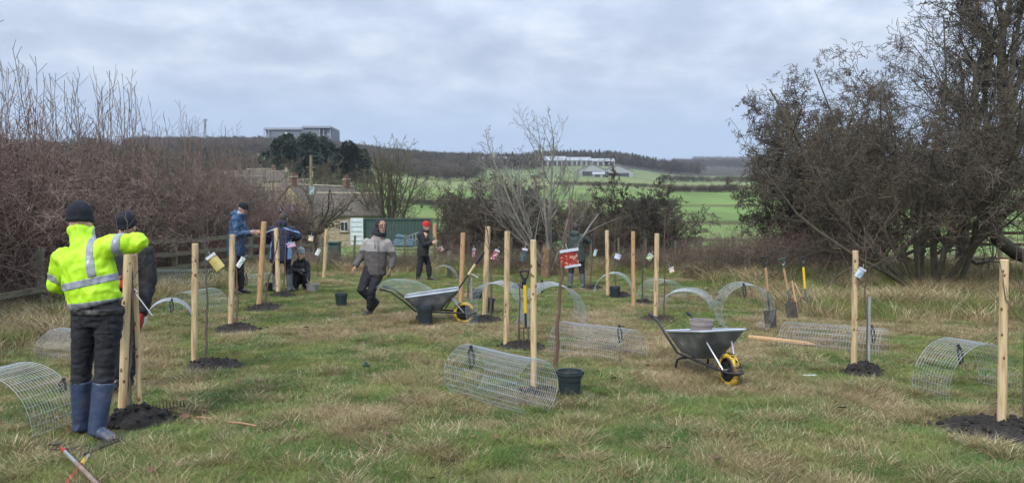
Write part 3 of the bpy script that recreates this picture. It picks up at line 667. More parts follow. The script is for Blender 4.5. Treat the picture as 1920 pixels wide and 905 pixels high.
STK = [
 (366, 457, 364, 683, 13, 0, 'stake with rounded top beside the young tree that carries the yellow label'),
 (241, 470, 228, 776, 17, 1, 'thicker, left-hand stake of the pair the man in the yellow jacket leans on'),
 (253, 471, 262, 772, 9.5, 1, 'thinner, right-hand stake of the pair in front of the man in the yellow jacket'),
 (436, 440, 433, 614, 12, 0, 'knotty stake in front of the man in the blue coat'),
 (495, 416, 485, 577, 11, 2, 'orange-brown stake leaning right beside the person in the navy coat'),
 (518, 428, 522, 554, 9.5, 1, 'pale stake in front of the back of the person in the navy coat'),
 (612, 430, 607, 522, 7.5, 0, 'far stake just left of the green bin'),
 (815, 420, 816, 506, 8, 2, 'stake held by the person in the red hat'),
 (868, 437, 864, 568, 9.5, 2, 'stake right behind the front wheel of the further wheelbarrow'),
 (915, 425, 908, 598, 11, 0, 'tall stake right of the spade lying in the further wheelbarrow'),
 (951, 434, 949, 651, 11.5, 0, 'tall stake left of the fork with the yellow shaft'),
 (1000, 450, 1001, 731, 12.5, 1, 'nearest middle stake, standing behind the front end of the nearest wire tunnel'),
 (1138, 432, 1140, 554, 8, 0, 'far stake beside the small black pot with a young tree'),
 (1187, 434, 1188, 576, 8.5, 2, 'reddish far stake, the middle one of three right of the red label'),
 (1232, 438, 1229, 598, 9.5, 0, 'rightmost of the three far stakes right of the red label'),
 (1604, 470, 1601, 691, 12, 0, 'stake with a pale blue label on the right side of the field'),
 (1883, 487, 1878, 798, 17, 1, 'nearest right-hand stake in the wide bed of dark soil')]
for s_ in STK: stake(*s_)
# the loose stake on the ground
a = G(1405, 637); b = G(1531, 651); o = thing('wooden_stake', a, 'pointed orange stake lying loose on the grass behind the near wheelbarrow', 'stake')
v = b - a; v.z = 0; r = .036; c0 = Vector((0, 0, .035)); MB().loft([c0, c0 + v * .35 + Vector((0, .01, 0)), c0 + v * .8, c0 + v * .9, c0 + v], [r, r * 1.05, r * .95, r * .7, r * .15], 12).build('post', WD[2], o, True)

# ------------------------------------------------------------------ young trees
SAPB = pmat('young_tree_bark', (.13, .075, .055), (.085, .06, .05), 8, .6, stretch=(1, 1, 3), c3=(.12, .09, .07)); SAPR = pmat('red_young_bark', (.15, .08, .055), (.11, .075, .055), 8, .6)
S_SP = dict(seg=[6, 4], wig=[.1, .14], up=[.10, .04], taper=[.7, .7], kids=[3, 0], start=[.25, 0], ang=[(25, 60)], len=[.45], rk=[.7], rmin=.0022)
def sapling(pts, r, nb, lab, mat=SAPB, dirs=None, L=.55, d=None, seed=None, grp='young fruit trees being planted'):
    b = G(*pts[0]) if d is None else P(pts[0][0], pts[0][1], d)
    pp = [P(x_, y_, b.y) - b for x_, y_ in pts]; pp[0].z -= .05
    q = []                                        # denser, slightly crooked trunk
    random.seed(seed or int(pts[0][0]))
    for i in range(len(pp) - 1):
        for k_ in range(4): q.append(pp[i].lerp(pp[i + 1], k_ / 4) + Vector((random.gauss(0, r * .35), random.gauss(0, r * .35), 0)))
    q.append(pp[-1]); n = len(q); rad = [r * (1 - .82 * i / (n - 1)) * random.uniform(.93, 1.08) for i in range(n)]
    o = thing('young_tree', b, lab, 'young tree', grp)
    MB().tube(q, rad, 8).build('trunk', mat, o, 'all')
    out = []
    for i in range(nb):
        f = .5 + .48 * (i + random.random() * .5) / nb; j = int(f * (n - 1)); a = random.uniform(0, 2 * pi)
        dv_ = Vector((cos(a), sin(a) * .6, random.uniform(.5, 1.2))) if not dirs else Vector(dirs[i % len(dirs)]) + rv(.08)
        grow(out, q[j].copy(), dv_, L * random.uniform(.6, 1.1), max(rad[j] * .5, .003), 0, S_SP)
    if out: link('branches', tubes_mesh('branches', out, mat), None, o)
    return o
sapling([(384, 683), (387, 600), (389, 540), (385, 490), (390, 455), (388, 395)], .016, 7, 'young tree right of its stake with the yellow label hanging from it', dirs=[(-.5, -.1, .6), (.6, 0, .6), (.7, -.1, .35), (-.3, 0, 1), (.2, 0, 1)])
sapling([(246, 776), (243, 700), (247, 620), (250, 540), (247, 490), (240, 440), (236, 395)], .014, 8, 'young tree between the two stakes held by the men', dirs=[(.9, 0, .9), (.7, -.1, .8), (-.6, 0, .7), (.25, 0, 1), (1, 0, .35)], L=.75)
sapling([(443, 614), (446, 550), (441, 480), (441, 430)], .016, 5, 'young tree tied beside the knotty stake, by the man in the blue coat', dirs=[(.6, 0, .8), (-.2, 0, 1), (.8, 0, .9)], L=.5)
sapling([(493, 577), (505, 520), (516, 478), (522, 440), (526, 400)], .020, 4, 'young tree leaning right beside the orange-brown leaning stake', dirs=[(.4, 0, 1), (-.3, 0, 1)])
sapling([(531, 554), (534, 500), (536, 450), (536, 425)], .017, 7, 'young tree with spreading twigs behind the back of the navy coat', SAPR, dirs=[(-1, 0, .9), (1, 0, .9), (-.6, 0, 1), (.6, 0, 1)], L=.75)
sapling([(567, 541), (566, 500), (567, 462), (565, 430)], .022, 4, 'young tree stem that the crouching child holds', L=.5)
sapling([(656 - 60, 520), (597, 480), (596, 440)], .012, 5, 'slim young tree left of the far stake by the green bin')
sapling([(877, 565), (880, 520), (876, 480), (879, 440)], .018, 5, 'young tree with a red label just right of the further wheelbarrow wheel', L=.7)
sapling([(919, 602), (921, 540), (918, 470), (912, 425), (908, 395)], .018, 6, 'young tree right of its tall stake in the soil by the further wheelbarrow', dirs=[(-.5, 0, 1), (.6, 0, .8), (.3, 0, 1)], L=.8)
sapling([(971, 652), (973, 590), (976, 530), (984, 480), (982, 420)], .014, 9, 'young tree close left of the yellow fork', dirs=[(-.9, 0, .5), (.7, 0, .6), (-.5, 0, 1), (-1, 0, .7)], L=.8)
t11 = sapling([(1043, 692), (1044, 620), (1051, 545), (1057, 490), (1062, 430), (1068, 370)], .024, 5, 'thickest young tree, red-barked, with the large red label, behind the black bucket', SAPR, dirs=[(-.8, 0, .7), (.9, 0, .6), (.3, 0, 1)], L=.8)
tp = t11.location
random.seed(3); out = []; q0 = P(1078, 480, tp.y) - tp
path = [P(1052, 500, tp.y), P(1075, 484, tp.y), P(1082, 465, tp.y), P(1095, 440, tp.y), P(1105, 425, tp.y), P(1122, 400, tp.y)]
out.append(([p - tp for p in path], [.012, .012, .011, .010, .008, .005], 0)); grow(out, path[3] - tp, Vector((1, 0, .7)), .45, .005, 1, S_SP); grow(out, path[4] - tp, Vector((.6, 0, 1)), .5, .005, 1, S_SP)
link('pale_branch', tubes_mesh('pale_branch', out, TWL), None, t11)['label'] = 'pale grey side branch reaching up to the right'
sapling([(1154, 541), (1153, 500), (1152, 455), (1156, 400)], .016, 5, 'young tree standing in the small black pot')
sapling([(1204, 572), (1205, 520), (1207, 470), (1208, 430)], .020, 5, 'young tree with the green and white label between two far stakes')
sapling([(1245, 596), (1246, 540), (1245, 480), (1247, 400)], .016, 6, 'young tree with the orange label right of the three far stakes', L=.7)
sapling([(1106, 541), (1109, 500), (1113, 465), (1116, 420)], .018, 4, 'small far young tree right of the man in the green coat')
sapling([(1626, 692), (1625, 600), (1622, 540), (1624, 490), (1620, 425)], .013, 9, 'young tree right of its stake with the pale blue label', dirs=[(-.6, 0, 1), (.6, 0, .9), (.2, 0, 1), (-.9, 0, .6), (.9, 0, .5)], L=.7)
t16 = sapling([(1921, 800), (1919, 680), (1922, 560), (1916, 450)], .012, 2, 'young tree cut by the right edge, in the wide soil bed', L=.4)
out = []; q = t16.location; path = [P(1932, 610, q.y), P(1905, 592, q.y), P(1885, 560, q.y), P(1880, 520, q.y), P(1874, 490, q.y)]
out.append(([p - q for p in path], [.006, .005, .005, .004, .003], 0)); path = [P(1925, 590, q.y), P(1915, 560, q.y), P(1905, 500, q.y), P(1908, 440, q.y)]; out.append(([p - q for p in path], [.005, .004, .004, .003], 0))
link('branches', tubes_mesh('branches', out, SAPB), None, t16)
# pale plastic tree shelters strips on two trees
SH = pmat('grey_shelter_plastic', (.34, .36, .33), (.25, .27, .25), 6, .5)
for px, y0, y1, lab in ((1628, 692, 555, 'grey plastic strip shelter round the young tree with the pale blue label'), (884, 566, 520, 'pale trunk shelter on the young tree by the further barrow')):
    b = G(px, y0); h = (y0 - y1) / F * b.y; r = .017 if px > 1000 else .02
    tag(MB().lathe([(r, -.02), (r * 1.02, h * .5), (r, h), (r * .8, h), (r * .8, -.02)], 10).build('tree_shelter', SH, None, True, b), lab, 'shelter')

# ------------------------------------------------------------------ labels on the trees
def lmat(name, base, ink, sc=30, thr=.55):
    m = bpy.data.materials.new(name); m.use_nodes = True; t = m.node_tree; b = t.nodes['Principled BSDF']; b.inputs['Roughness'].default_value = .35
    g = t.nodes.new('ShaderNodeTexCoord'); v = t.nodes.new('ShaderNodeTexNoise'); v.inputs['Scale'].default_value = sc; v.inputs['Detail'].default_value = 2; t.links.new(g.outputs['Object'], v.inputs[0])
    r = t.nodes.new('ShaderNodeValToRGB'); r.color_ramp.interpolation = 'CONSTANT'; r.color_ramp.elements[0].color = (*base, 1); r.color_ramp.elements[1].position = thr; r.color_ramp.elements[1].color = (*ink, 1)
    t.links.new(v.outputs[0], r.inputs[0]); t.links.new(r.outputs[0], b.inputs['Base Color']); return m
WHT = pmat('white_card', (.60, .62, .66), (.50, .52, .56), 4, .4)
LABS = [  # centre px, py, depth-reference foot (px,py), w px, h px, tilt deg, top-strip, materials, text
 ((405, 492), (384, 683), 25, 40, -38, lmat('yellow_print', (.50, .42, .14), (.38, .31, .10), 20, .6), 'yellow paper label with a white top edge, hanging on a young tree'),
 ((1067, 484), (1043, 692), 40, 34, -8, lmat('red_print', (.30, .028, .02), (.55, .28, .2), 26, .56), 'large red printed label with white edges on the thick young tree'),
 ((451, 492), (443, 614), 12, 26, 35, lmat('grey_print', (.60, .66, .68), (.25, .38, .34), 30, .56), 'white and grey-green label in front of the legs of the man in the blue coat'),
 ((546, 459), (531, 554), 22, 10, -12, lmat('pink_print', (.62, .40, .60), (.72, .6, .7), 30, .6), 'pink label beside the navy coat'),
 ((596, 473), (596, 520), 10, 16, 30, lmat('white_green_print', (.70, .72, .68), (.3, .5, .3), 20, .6), 'small white label left of the far stake by the bin'),
 ((583, 447), (531, 554), 12, 12, 10, lmat('gold_print', (.85, .6, .35), (.85, .75, .6), 30, .5), 'small golden label above the crouching child'),
 ((827, 467), (816, 506), 12, 11, -25, lmat('pink_white_print', (.65, .25, .3), (.75, .6, .65), 30, .52), 'pink and white label right of the stake held by the person in the red hat'),
 ((888, 474), (877, 565), 8, 20, 5, lmat('rose_print', (.50, .18, .2), (.7, .5, .5), 30, .5), 'narrow rose coloured label above the spade handle in the further wheelbarrow'),
 ((928, 478), (919, 602), 12, 26, 28, lmat('crimson_print', (.35, .06, .09), (.7, .6, .62), 30, .54), 'white topped crimson label right of the tall stake'),
 ((982, 478), (971, 652), 13, 30, 12, lmat('green_bag', (.045, .085, .085), (.10, .16, .15), 30, .56), 'dark green label with a white tag, above the yellow fork'),
 ((1116, 474), (1106, 541), 8, 15, 15, lmat('mint_print', (.48, .66, .60), (.6, .75, .7), 30, .6), 'small mint green label right of the man in the green coat'),
 ((1158, 481), (1154, 541), 15, 12, 20, lmat('pale_blue_print', (.55, .63, .75), (.4, .5, .62), 30, .55), 'pale blue crumpled label over the small black pot'),
 ((1218, 482), (1204, 572), 14, 15, 35, lmat('green_white_print', (.18, .36, .10), (.68, .72, .6), 24, .5), 'green and white label between two far stakes'),
 ((1259, 506), (1245, 596), 14, 12, -20, lmat('orange_print', (.75, .50, .25), (.7, .7, .75), 24, .55), 'orange and white label right of the three far stakes'),
 ((1612, 512), (1626, 692), 17, 24, 32, lmat('steel_blue_print', (.38, .49, .56), (.25, .36, .42), 18, .58), 'pale blue label hanging across the right-hand stake'),
]
for (cx_, cy_), ft, w_, h_, tl, m_, lab in LABS:
    b = G(*ft); d = b.y - .07; c = P(cx_, cy_, d); s = d / F * (.74 if w_ < 35 else .88); R = Matrix.Rotation(radians(tl), 3, 'Y') @ Matrix.Rotation(radians(random.uniform(-18, 18)), 3, 'Z')
    o = thing('plant_label', c, lab, 'label', 'labels hanging on the young trees')
    mb = MB(); W, H = w_ * s, h_ * s; n = 5; vs = []          # a slightly curled card with thickness
    for sd_ in (0, 1):
        for i in range(n + 1):
            u_ = i / n - .5; yb = .16 * W * cos(u_ * pi) + sd_ * .0015
            for zz_ in (-.5, .5): vs.append(R @ Vector((u_ * W, -yb, zz_ * H)))
    k_ = 2 * (n + 1); fs = []
    for i in range(n): a = 2 * i; fs += [(a, a + 2, a + 3, a + 1), (k_ + a, k_ + a + 1, k_ + a + 3, k_ + a + 2), (a, k_ + a, k_ + a + 2, a + 2), (a + 1, a + 3, k_ + a + 3, k_ + a + 1)]
    fs += [(0, 1, k_ + 1, k_), (2 * n, k_ + 2 * n, k_ + 2 * n + 1, 2 * n + 1)]
    mb.add(vs, fs); mb.build('card', m_, o, True)
    st = MB(); st.box(R @ Vector((0, -.16 * W - .002, H * .5)), (W * 1.05, .012, H * .18), R); st.build('white_strip', WHT, o)
    if 'red printed' in lab: MB().box(R @ Vector((W * .1, -.16 * W - .002, -H * .5)), (W * .9, .01, H * .14), R).build('white_strip', WHT, o)
    tw = MB(); tw.tube([R @ Vector((0, 0, H * .5)), R @ Vector((0, .03, H * .5 + .05)), R @ Vector((0, .07, H * .5 + .07))], .0018, 4); tw.build('tie', WHT, o)

# the white tie on the double stake
b = G(262, 772); a = P(253, 548, b.y - .06); c = P(286, 592, b.y - .1); o = MB(); o.bar((0, 0, 0), c - a, .010, .004); o.tube([(-.03, 0, .03), (.0, -.02, .035), (.03, -.02, .01), (.0, -.01, -.01)], .005, 5)
tag(o.build('tree_tie', WHT, None, False, a), 'long white plastic tie dangling from the right-hand stake of the pair', 'tie')

# ------------------------------------------------------------------ wire guards
WIRE = pmat('galvanised_wire', (.54, .58, .63), (.44, .48, .53), 5, .45, metal=.4); WIREG = pmat('green_coated_wire', (.36, .47, .43), (.42, .52, .48), 5, .5, metal=.2)
BLK = pmat('black_rubber', (.012, .012, .013), (.02, .02, .02), 20, .6, .002)
def guard(px, py, head, Lm, R, a0, a1, lab, sp=.05, wr=None, strap=None, mat=WIRE, squashz=1.0, twist=0.0, taper=1.0, d=None):
    """arched sheet of welded mesh: axis heading 'head' deg (0 = right, 90 = away), arc from a0 to a1 deg about the axis"""
    g = G(px, py); wr = .0014 + .00002 * g.y; sp = max(sp, .0052 * g.y); h = radians(head); ax = Vector((cos(h), sin(h), 0)); sd_ = Vector((-sin(h), cos(h), 0))
    zc = -R * squashz * min(sin(radians(a0 + (a1 - a0) * i_ / 40)) for i_ in range(41))
    o = thing('wire_guard', g, lab, 'wire mesh guard', 'wire mesh tree guards on the grass')
    def pt(t, a):
        r = R * (1 + (taper - 1) * t) ; a_ = radians(a) + twist * t
        p = ax * (t - .5) * Lm + sd_ * cos(a_) * r + Vector((0, 0, zc + sin(a_) * r * squashz + .01))
        w_ = mnoise.noise((t * 3, a * .03, px * .1)) * .012
        p += sd_ * w_; z_ = float(gz(g.x + p.x, g.y + p.y)) - g.z; p.z = max(p.z + z_ * .6, z_ + .004); return p
    pol = []; na = max(8, int(abs(a1 - a0) / 9)); nl = max(3, int(Lm / sp / .62))
    for i in range(nl + 1):
        pol.append(([pt(i / nl, a0 + (a1 - a0) * j / na) for j in range(na + 1)], [wr * (1.5 if i in (0, nl) else 1)] * (na + 1), 1))
    arc = abs(radians(a1 - a0)) * R; nw = max(6, int(arc / (sp * 1.45)))
    for j in range(nw + 1):
        a = a0 + (a1 - a0) * j / nw; pol.append(([pt(i / 6, a) for i in range(7)], [wr] * 7, 1))
    link('wire_mesh', tubes_mesh('wire_mesh', pol, mat), None, o)
    if strap:
        t, a, ln = strap; p = pt(t, a); mb = MB(); q = p + Vector((0, -.02, .03)); pts = [q, q + Vector((-.02, -.03, -.25 * ln)), q + Vector((.0, -.04, -ln)), q + Vector((.03, -.03, -.8 * ln)), q + Vector((.025, -.02, -.35 * ln)), q + Vector((.005, -.015, -.05 * ln))]
        mb.loft(pts, (.011, .004), 6, ref=(1, 0, 0)); mb.ball(q, (.018, .014, .018), 7, 5); mb.build('strap', BLK, o, True)
    return o
guard(8, 806, 82, .5, .46, -4, 180, 'wire arch cut by the left edge, in front of the bank of dry grass', strap=(1, 140, .1), d=1)
guard(160, 668, 155, .95, .33, -5, 180, 'flattened wire tunnel behind the legs of the man in the yellow jacket', squashz=.85)
guard(318, 606, 112, .55, .34, -5, 178, 'wire arch with black strap right behind the double stakes', strap=(.0, 100, .2), mat=WIRE)
guard(372, 590, 70, .7, .36, -8, 178, 'wire arch behind the stake with the yellow label', mat=WIREG)
guard(483, 541, 60, .8, .30, -5, 185, 'greenish wire arch between the blue and the navy coats', strap=(0, 110, .25), mat=WIREG)
guard(342, 548, 178, 1.25, .24, -88, 240, 'upright roll of wire mesh lying along the left rail fence', mat=WIREG, sp=.07, strap=(0.05, 100, .15))
guard(932, 608, 75, .62, .42, -35, 205, 'wire hoop between the two tall middle stakes', mat=WIRE)
guard(1035, 610, 100, .75, .45, -25, 195, 'wire hoop with black strap left of the thick red-barked tree', strap=(1, 80, .2))
guard(1118, 668, -46, 1.1, .28, -20, 200, 'wire tunnel with a hanging black strap, right of the thick red-barked tree', strap=(.75, 70, .2), sp=.045)
guard(936, 757, -48, 1.0, .25, -62, 232, 'nearest wire tunnel, lying beside the black bucket', strap=(.2, 110, .2), sp=.042, wr=.0018)
guard(1150, 546, 80, .9, .42, 0, 180, 'far wire arch behind the small black pot', mat=WIREG)
guard(1240, 563, 100, .8, .38, -5, 182, 'far wire arch behind the rightmost of the three stakes', strap=None, mat=WIREG)
guard(1288, 577, 70, .9, .46, 0, 180, 'low wide wire arch right of the three far stakes', squashz=.72)
guard(1394, 617, 92, .42, .39, -48, 228, 'nearly closed wire hoop with a strap, beside the green shafted spade', strap=(0, 78, .2))
guard(1562, 657, -38, 1.2, .29, -5, 186, 'long wire tunnel in front of the leaning tools', strap=(.85, 70, .2), sp=.055)
guard(1808, 738, 108, .42, .42, -12, 186, 'wire arch with a black strap left of the nearest right-hand stake', strap=(.3, 62, .17))
guard(832, 524, 85, .35, .37, 0, 180, 'small far wire arch behind the further wheelbarrow')

# ------------------------------------------------------------------ buckets
DKP = pmat('dark_teal_plastic', (.020, .032, .038), (.028, .042, .048), 6, .38, .001); GRP = pmat('grey_plastic', (.20, .20, .20), (.26, .25, .24), 6, .5); BRP = pmat('mud_soiled_plastic', (.20, .17, .165), (.30, .26, .25), 6, .6)
STEEL = pmat('zinc_steel', (.52, .54, .56), (.42, .44, .46), 4, .42, metal=.75, bump=.0008)
def bucket(px, py, wpx, hpx, mat, lab, soil_=True, tilt=None, z=None, loc=None, handle=True, name='bucket', cat='bucket'):
    b = loc if loc is not None else G(px, py); r = wpx * .46 / F * b.y; h = hpx / F * b.y; o = thing(name, b, lab, cat, 'buckets and pots on the grass')
    rb = r * .76; MB().lathe([(0, .004), (rb, .004), (rb * 1.01, 0), (rb + (r - rb) * .82, h * .86), (rb + (r - rb) * .82 + .008, h * .862), (r, h * .985), (r * 1.04, h), (r * 1.03, h * 1.015), (r * .96, h * 1.01), (r * .93, h * .9), (rb * .95, .02), (0, .02)], 32).build('shell', mat, o, True)
    if handle:
        pts = [Vector((r * 1.03 * cos(t), -r * 1.0 * sin(t) * .95, h * .93 - .05 * sin(t) - .02 * sin(t))) for t in np.linspace(0, pi, 13)]; MB().tube(pts, .0035, 6).build('handle', STEEL if mat is GRP else BLK, o, True)
        mb = MB()
        for s in (-1, 1): mb.box((s * r * 1.02, 0, h * .92), (.018, .03, .035))
        mb.build('handle_lug', mat, o)
    if soil_:
        mb = MB(); n = 20; vs = [(0, 0, h * .9)]
        for ri in (.45, .92):
            for j in range(n): a = 2 * pi * j / n; vs.append((r * ri * cos(a), r * ri * sin(a), h * (.86 if ri > .5 else .93) + random.uniform(-.01, .012)))
        mb.add(vs, [(0, 1 + j, 1 + (j + 1) % n) for j in range(n)] + [(1 + j, 1 + n + j, 1 + n + (j + 1) % n, 1 + (j + 1) % n) for j in range(n)]); mb.build('soil_fill', soil, o, True)
    if tilt: o.rotation_euler = tilt
    return o
bucket(1068, 740, 53, 46, DKP, 'large dark bucket at the foot of the thick red-barked young tree')
bucket(797, 609, 34, 37, DKP, 'dark tapered bucket in front of the further wheelbarrow', False)
bucket(640, 574, 26, 24, DKP, 'dark pot alone on the grass left of the walking man', False, handle=False)
bucket(895, 561, 22, 19, DKP, 'far dark pot between the wheelbarrow and the tall stake', False, handle=False)
bucket(919, 589, 18, 30, DKP, 'dark bucket behind the tall stake by the wire hoop', False)
bucket(1153, 558, 22, 21, DKP, 'small black pot with a young tree in it', True, handle=False)
bucket(586, 548, 26, 16, GRP, 'low grey trough in front of the crouching child', True, handle=False)
bucket(962, 541, 20, 22, DKP, 'black bucket tipped on its side behind the middle stakes', False, tilt=(radians(20), radians(75), 0))
bucket(507, 546, 20, 16, DKP, 'dark pot beside the greenish wire arch', False, handle=False)

# ------------------------------------------------------------------ wheelbarrows
BLP = pmat('black_painted_tube', (.018, .018, .02), (.03, .03, .032), 8, .4); YEL = pmat('yellow_tyre', (.62, .42, .03), (.16, .10, .05), 9, .6, c3=(.45, .30, .04), mr=(.42, .56)); TRAY = pmat('scratched_grey_tray', (.14, .155, .17), (.30, .31, .32), 5, .42, .0025, metal=.45, c3=(.19, .205, .22), detail=9); ZW = pmat('zinc_rim', (.60, .64, .70), (.5, .54, .6), 4, .35, metal=.6)
def wheelbarrow(loc, rz, lab):
    o = thing('wheelbarrow', loc, lab, 'wheelbarrow', 'galvanised wheelbarrows', rz, .88)
    # local: +x to the wheel, wheel centre at x=.55; tray
    T = [(-.48, .29, .50), (.46, .31, .63), (.46, -.31, .63), (-.48, -.29, .50)]      # rim
    B = [(-.28, .19, .27), (.16, .15, .25), (.16, -.15, .25), (-.28, -.19, .27)]      # bottom
    def ringpts(Q, z=0, k_=.16, ex=0):                                                   # rounded quad
        out = []; n = 4; c = sum((Vector(q) for q in Q), Vector()) / 4
        for i in range(4):
            p0, p1, p2 = Vector(Q[i - 1]), Vector(Q[i]), Vector(Q[(i + 1) % 4]); a = p1 + (p0 - p1).normalized() * k_ * .6; b = p1 + (p2 - p1).normalized() * k_ * .6
            for j in range(6): t = j / 5; q = a * (1 - t) ** 2 + p1 * 2 * t * (1 - t) + b * t * t; out.append(q + (q - c).normalized() * ex)
        return out
    r0 = ringpts(T); r1 = ringpts(B, k_=.14); n = len(r0); mb = MB(); vs = []; lv = 7
    for i in range(lv):
        t = i / (lv - 1); s = sin(t * pi) * .012
        for j in range(n): p = r0[j].lerp(r1[j], t); vs.append(p + Vector((p.x, p.y, 0)).normalized() * s)
    mid = sum(r1, Vector()) / n; vs.append(mid)
    fs = [(i * n + j, i * n + (j + 1) % n, (i + 1) * n + (j + 1) % n, (i + 1) * n + j) for i in range(lv - 1) for j in range(n)] + [((lv - 1) * n + j, (lv - 1) * n + (j + 1) % n, lv * n) for j in range(n)]
    mb.add(vs, fs); tr = mb.build('tray', TRAY, o, True); md = tr.modifiers.new('thickness', 'SOLIDIFY'); md.thickness = .003
    rm = ringpts(T, ex=.012); mb = MB(); mb.loft(rm, (.013, .009), 6, ref=(0, 0, 1), closed=True); mb.build('rim', ZW, tr, True)
    mb = MB()                                                                            # pressed flutes in the side
    for s in (-1, 1):
        for i in range(4): x_ = -.10 - i * .055; mb.tube([(x_ + .01, s * .275 - s * .012, .49), (x_ + .02, s * .235, .38)], .007, 6)
    mb.build('flute', TRAY, tr, True)
    for s in (-1, 1):
        mb = MB(); mb.tube([(.76, s * .05, .19), (.70, s * .10, .185), (.2, s * .17, .225), (-.30, s * .20, .25), (-.46, s * .24, .40), (-.70, s * .27, .59), (-.80, s * .275, .63)], .0165, 10); mb.build('frame_tube', BLP, o, True)
        mb = MB(); mb.tube([(-.80, s * .275, .63), (-.83, s * .276, .638), (-.92, s * .28, .66), (-.93, s * .28, .662)], [.018, .023, .022, .017], 10); mb.build('grip', BLK, o, True)
        mb = MB(); mb.tube([(-.12, s * .185, .24), (-.27, s * .215, .17), (-.31, s * .23, .0), (-.28, s * .235, .005)], .015, 8); mb.build('leg', BLP, o, True)
        mb = MB(); mb.tube([(.30, s * .16, .52), (.33, s * .17, .50), (.57, s * .085, .20)], .010, 8); mb.ball((.30, s * .16, .525), .014, 8, 6); mb.build('brace', ZW, o, True)
    mb = MB(); mb.tube([(.76, -.05, .19), (.79, 0, .19), (.76, .05, .19)], .0165, 10); mb.tube([(-.20, -.2, .20), (-.20, .2, .20)], .012, 8); mb.build('cross_tube', BLP, o, True)
    wh = thing('wheel', (.57, 0, .195), None, None); wh.parent = o
    Rw = Matrix.Rotation(pi / 2, 3, 'X')
    MB().loft([(.160 * cos(a), 0, .160 * sin(a)) for a in np.linspace(0, 2 * pi, 33)[:-1]], (.042, .035), 12, ref=(0, 1, 0), closed=True).build('tyre', YEL, wh, True)
    MB().loft([(.13 * cos(a), 0, .13 * sin(a)) for a in np.linspace(0, 2 * pi, 33)[:-1]], (.045, .012), 8, ref=(0, 1, 0), closed=True).lathe([(0, -.03), (.03, -.03), (.035, -.012), (.125, -.008), (.125, .008), (.035, .012), (.03, .03), (0, .03)], 24, R=Rw).build('rim', BLK, wh, True)
    mb = MB()
    for i in range(5): a = i * 2 * pi / 5; mb.bar((.03 * cos(a), 0, .03 * sin(a)), (.125 * cos(a), 0, .125 * sin(a)), .05, .014)
    mb.build('spokes', BLK, wh); MB().tube([(0, -.10, 0), (0, .10, 0)], .01, 8).build('axle', ZW, wh, True)
    return o
g1 = G(858, 606); w1 = wheelbarrow((g1.x - .40, g1.y, g1.z), radians(3), 'further wheelbarrow seen from the side, its yellow wheel to the right')
g2 = G(1367, 724); h2 = radians(-74); w2 = wheelbarrow((g2.x - .50 * cos(h2), g2.y - .50 * sin(h2), g2.z), h2, 'nearer wheelbarrow pointing its muddy yellow wheel at the viewer')
mud = MB(); random.seed(9)
for i in range(70):
    a = random.uniform(.1, 2.6); s = random.uniform(.006, .014); mud.ball((.197 * cos(a), random.uniform(-.03, .03), .197 * sin(a)), (s, s, s * .6), 6, 4)
mud.build('caked_mud', soilb, [c for c in w2.children if c.name.startswith('wheel')][0], True)
# pot of compost in the near barrow
q = w2.matrix_world; R2 = Matrix.Rotation(h2, 3, 'Z'); l = Vector(w2.location) + R2 @ Vector((-.06, .0, .24))
bucket(0, 0, .27 * F / l.y, .36 * F / l.y, BRP, 'mud-stained pale pot full of compost standing in the near wheelbarrow', True, loc=l, handle=False, name='plant_pot', cat='pot')
# sheet of wire mesh over the further barrow
o = thing('wire_sheet', Vector(w1.location) + Vector((0, 0, 0)), 'curved sheet of wire mesh draped over the handles of the further wheelbarrow', 'wire mesh sheet')
def ws(u_, v_): return Vector((-.86 + .62 * u_ + .28 * v_, -.26 + .72 * v_, .60 - .16 * u_ ** 1.5 + .10 * sin(v_ * pi) * (1 - .2 * u_) + .07 * sin(u_ * pi) * v_))
pol = [([ws(i / 26, j / 8) for j in range(9)], [.0012] * 9, 1) for i in range(27)] + [([ws(i / 12, j / 16) for i in range(13)], [.0012] * 13, 1) for j in range(17)]
link('wire_mesh', tubes_mesh('wire_mesh', pol, WIREG), None, o)

# ------------------------------------------------------------------ spades, forks and rakes
ASH = pmat('ash_handle', (.42, .27, .14), (.33, .20, .10), 8, .55, stretch=(6, 6, 1)); DGR = pmat('dark_green_paint', (.02, .055, .045), (.03, .07, .055), 8, .45); YP = pmat('yellow_paint', (.75, .52, .02), (.66, .44, .02), 8, .4); RST = pmat('muddy_steel', (.05, .045, .045), (.10, .085, .07), 12, .6, .002, metal=.4); BLU = pmat('blue_grey_paint', (.07, .09, .11), (.1, .12, .14), 8, .45)
def dgrip(mb, z, w_=.055, h_=.11):
    mb.tube([(0, 0, z - .05), (0, 0, z)], [.020, .022], 8); mb.tube([(0, 0, z - .005), (-w_ * .7, 0, z + h_ * .35), (-w_, 0, z + h_ * .9), (-w_ * .9, 0, z + h_)], [.017, .012, .011, .012], 8); mb.tube([(0, 0, z - .005), (w_ * .7, 0, z + h_ * .35), (w_, 0, z + h_ * .9), (w_ * .9, 0, z + h_)], [.017, .012, .011, .012], 8); mb.tube([(-w_ - .008, 0, z + h_), (w_ + .008, 0, z + h_)], .0145, 10)
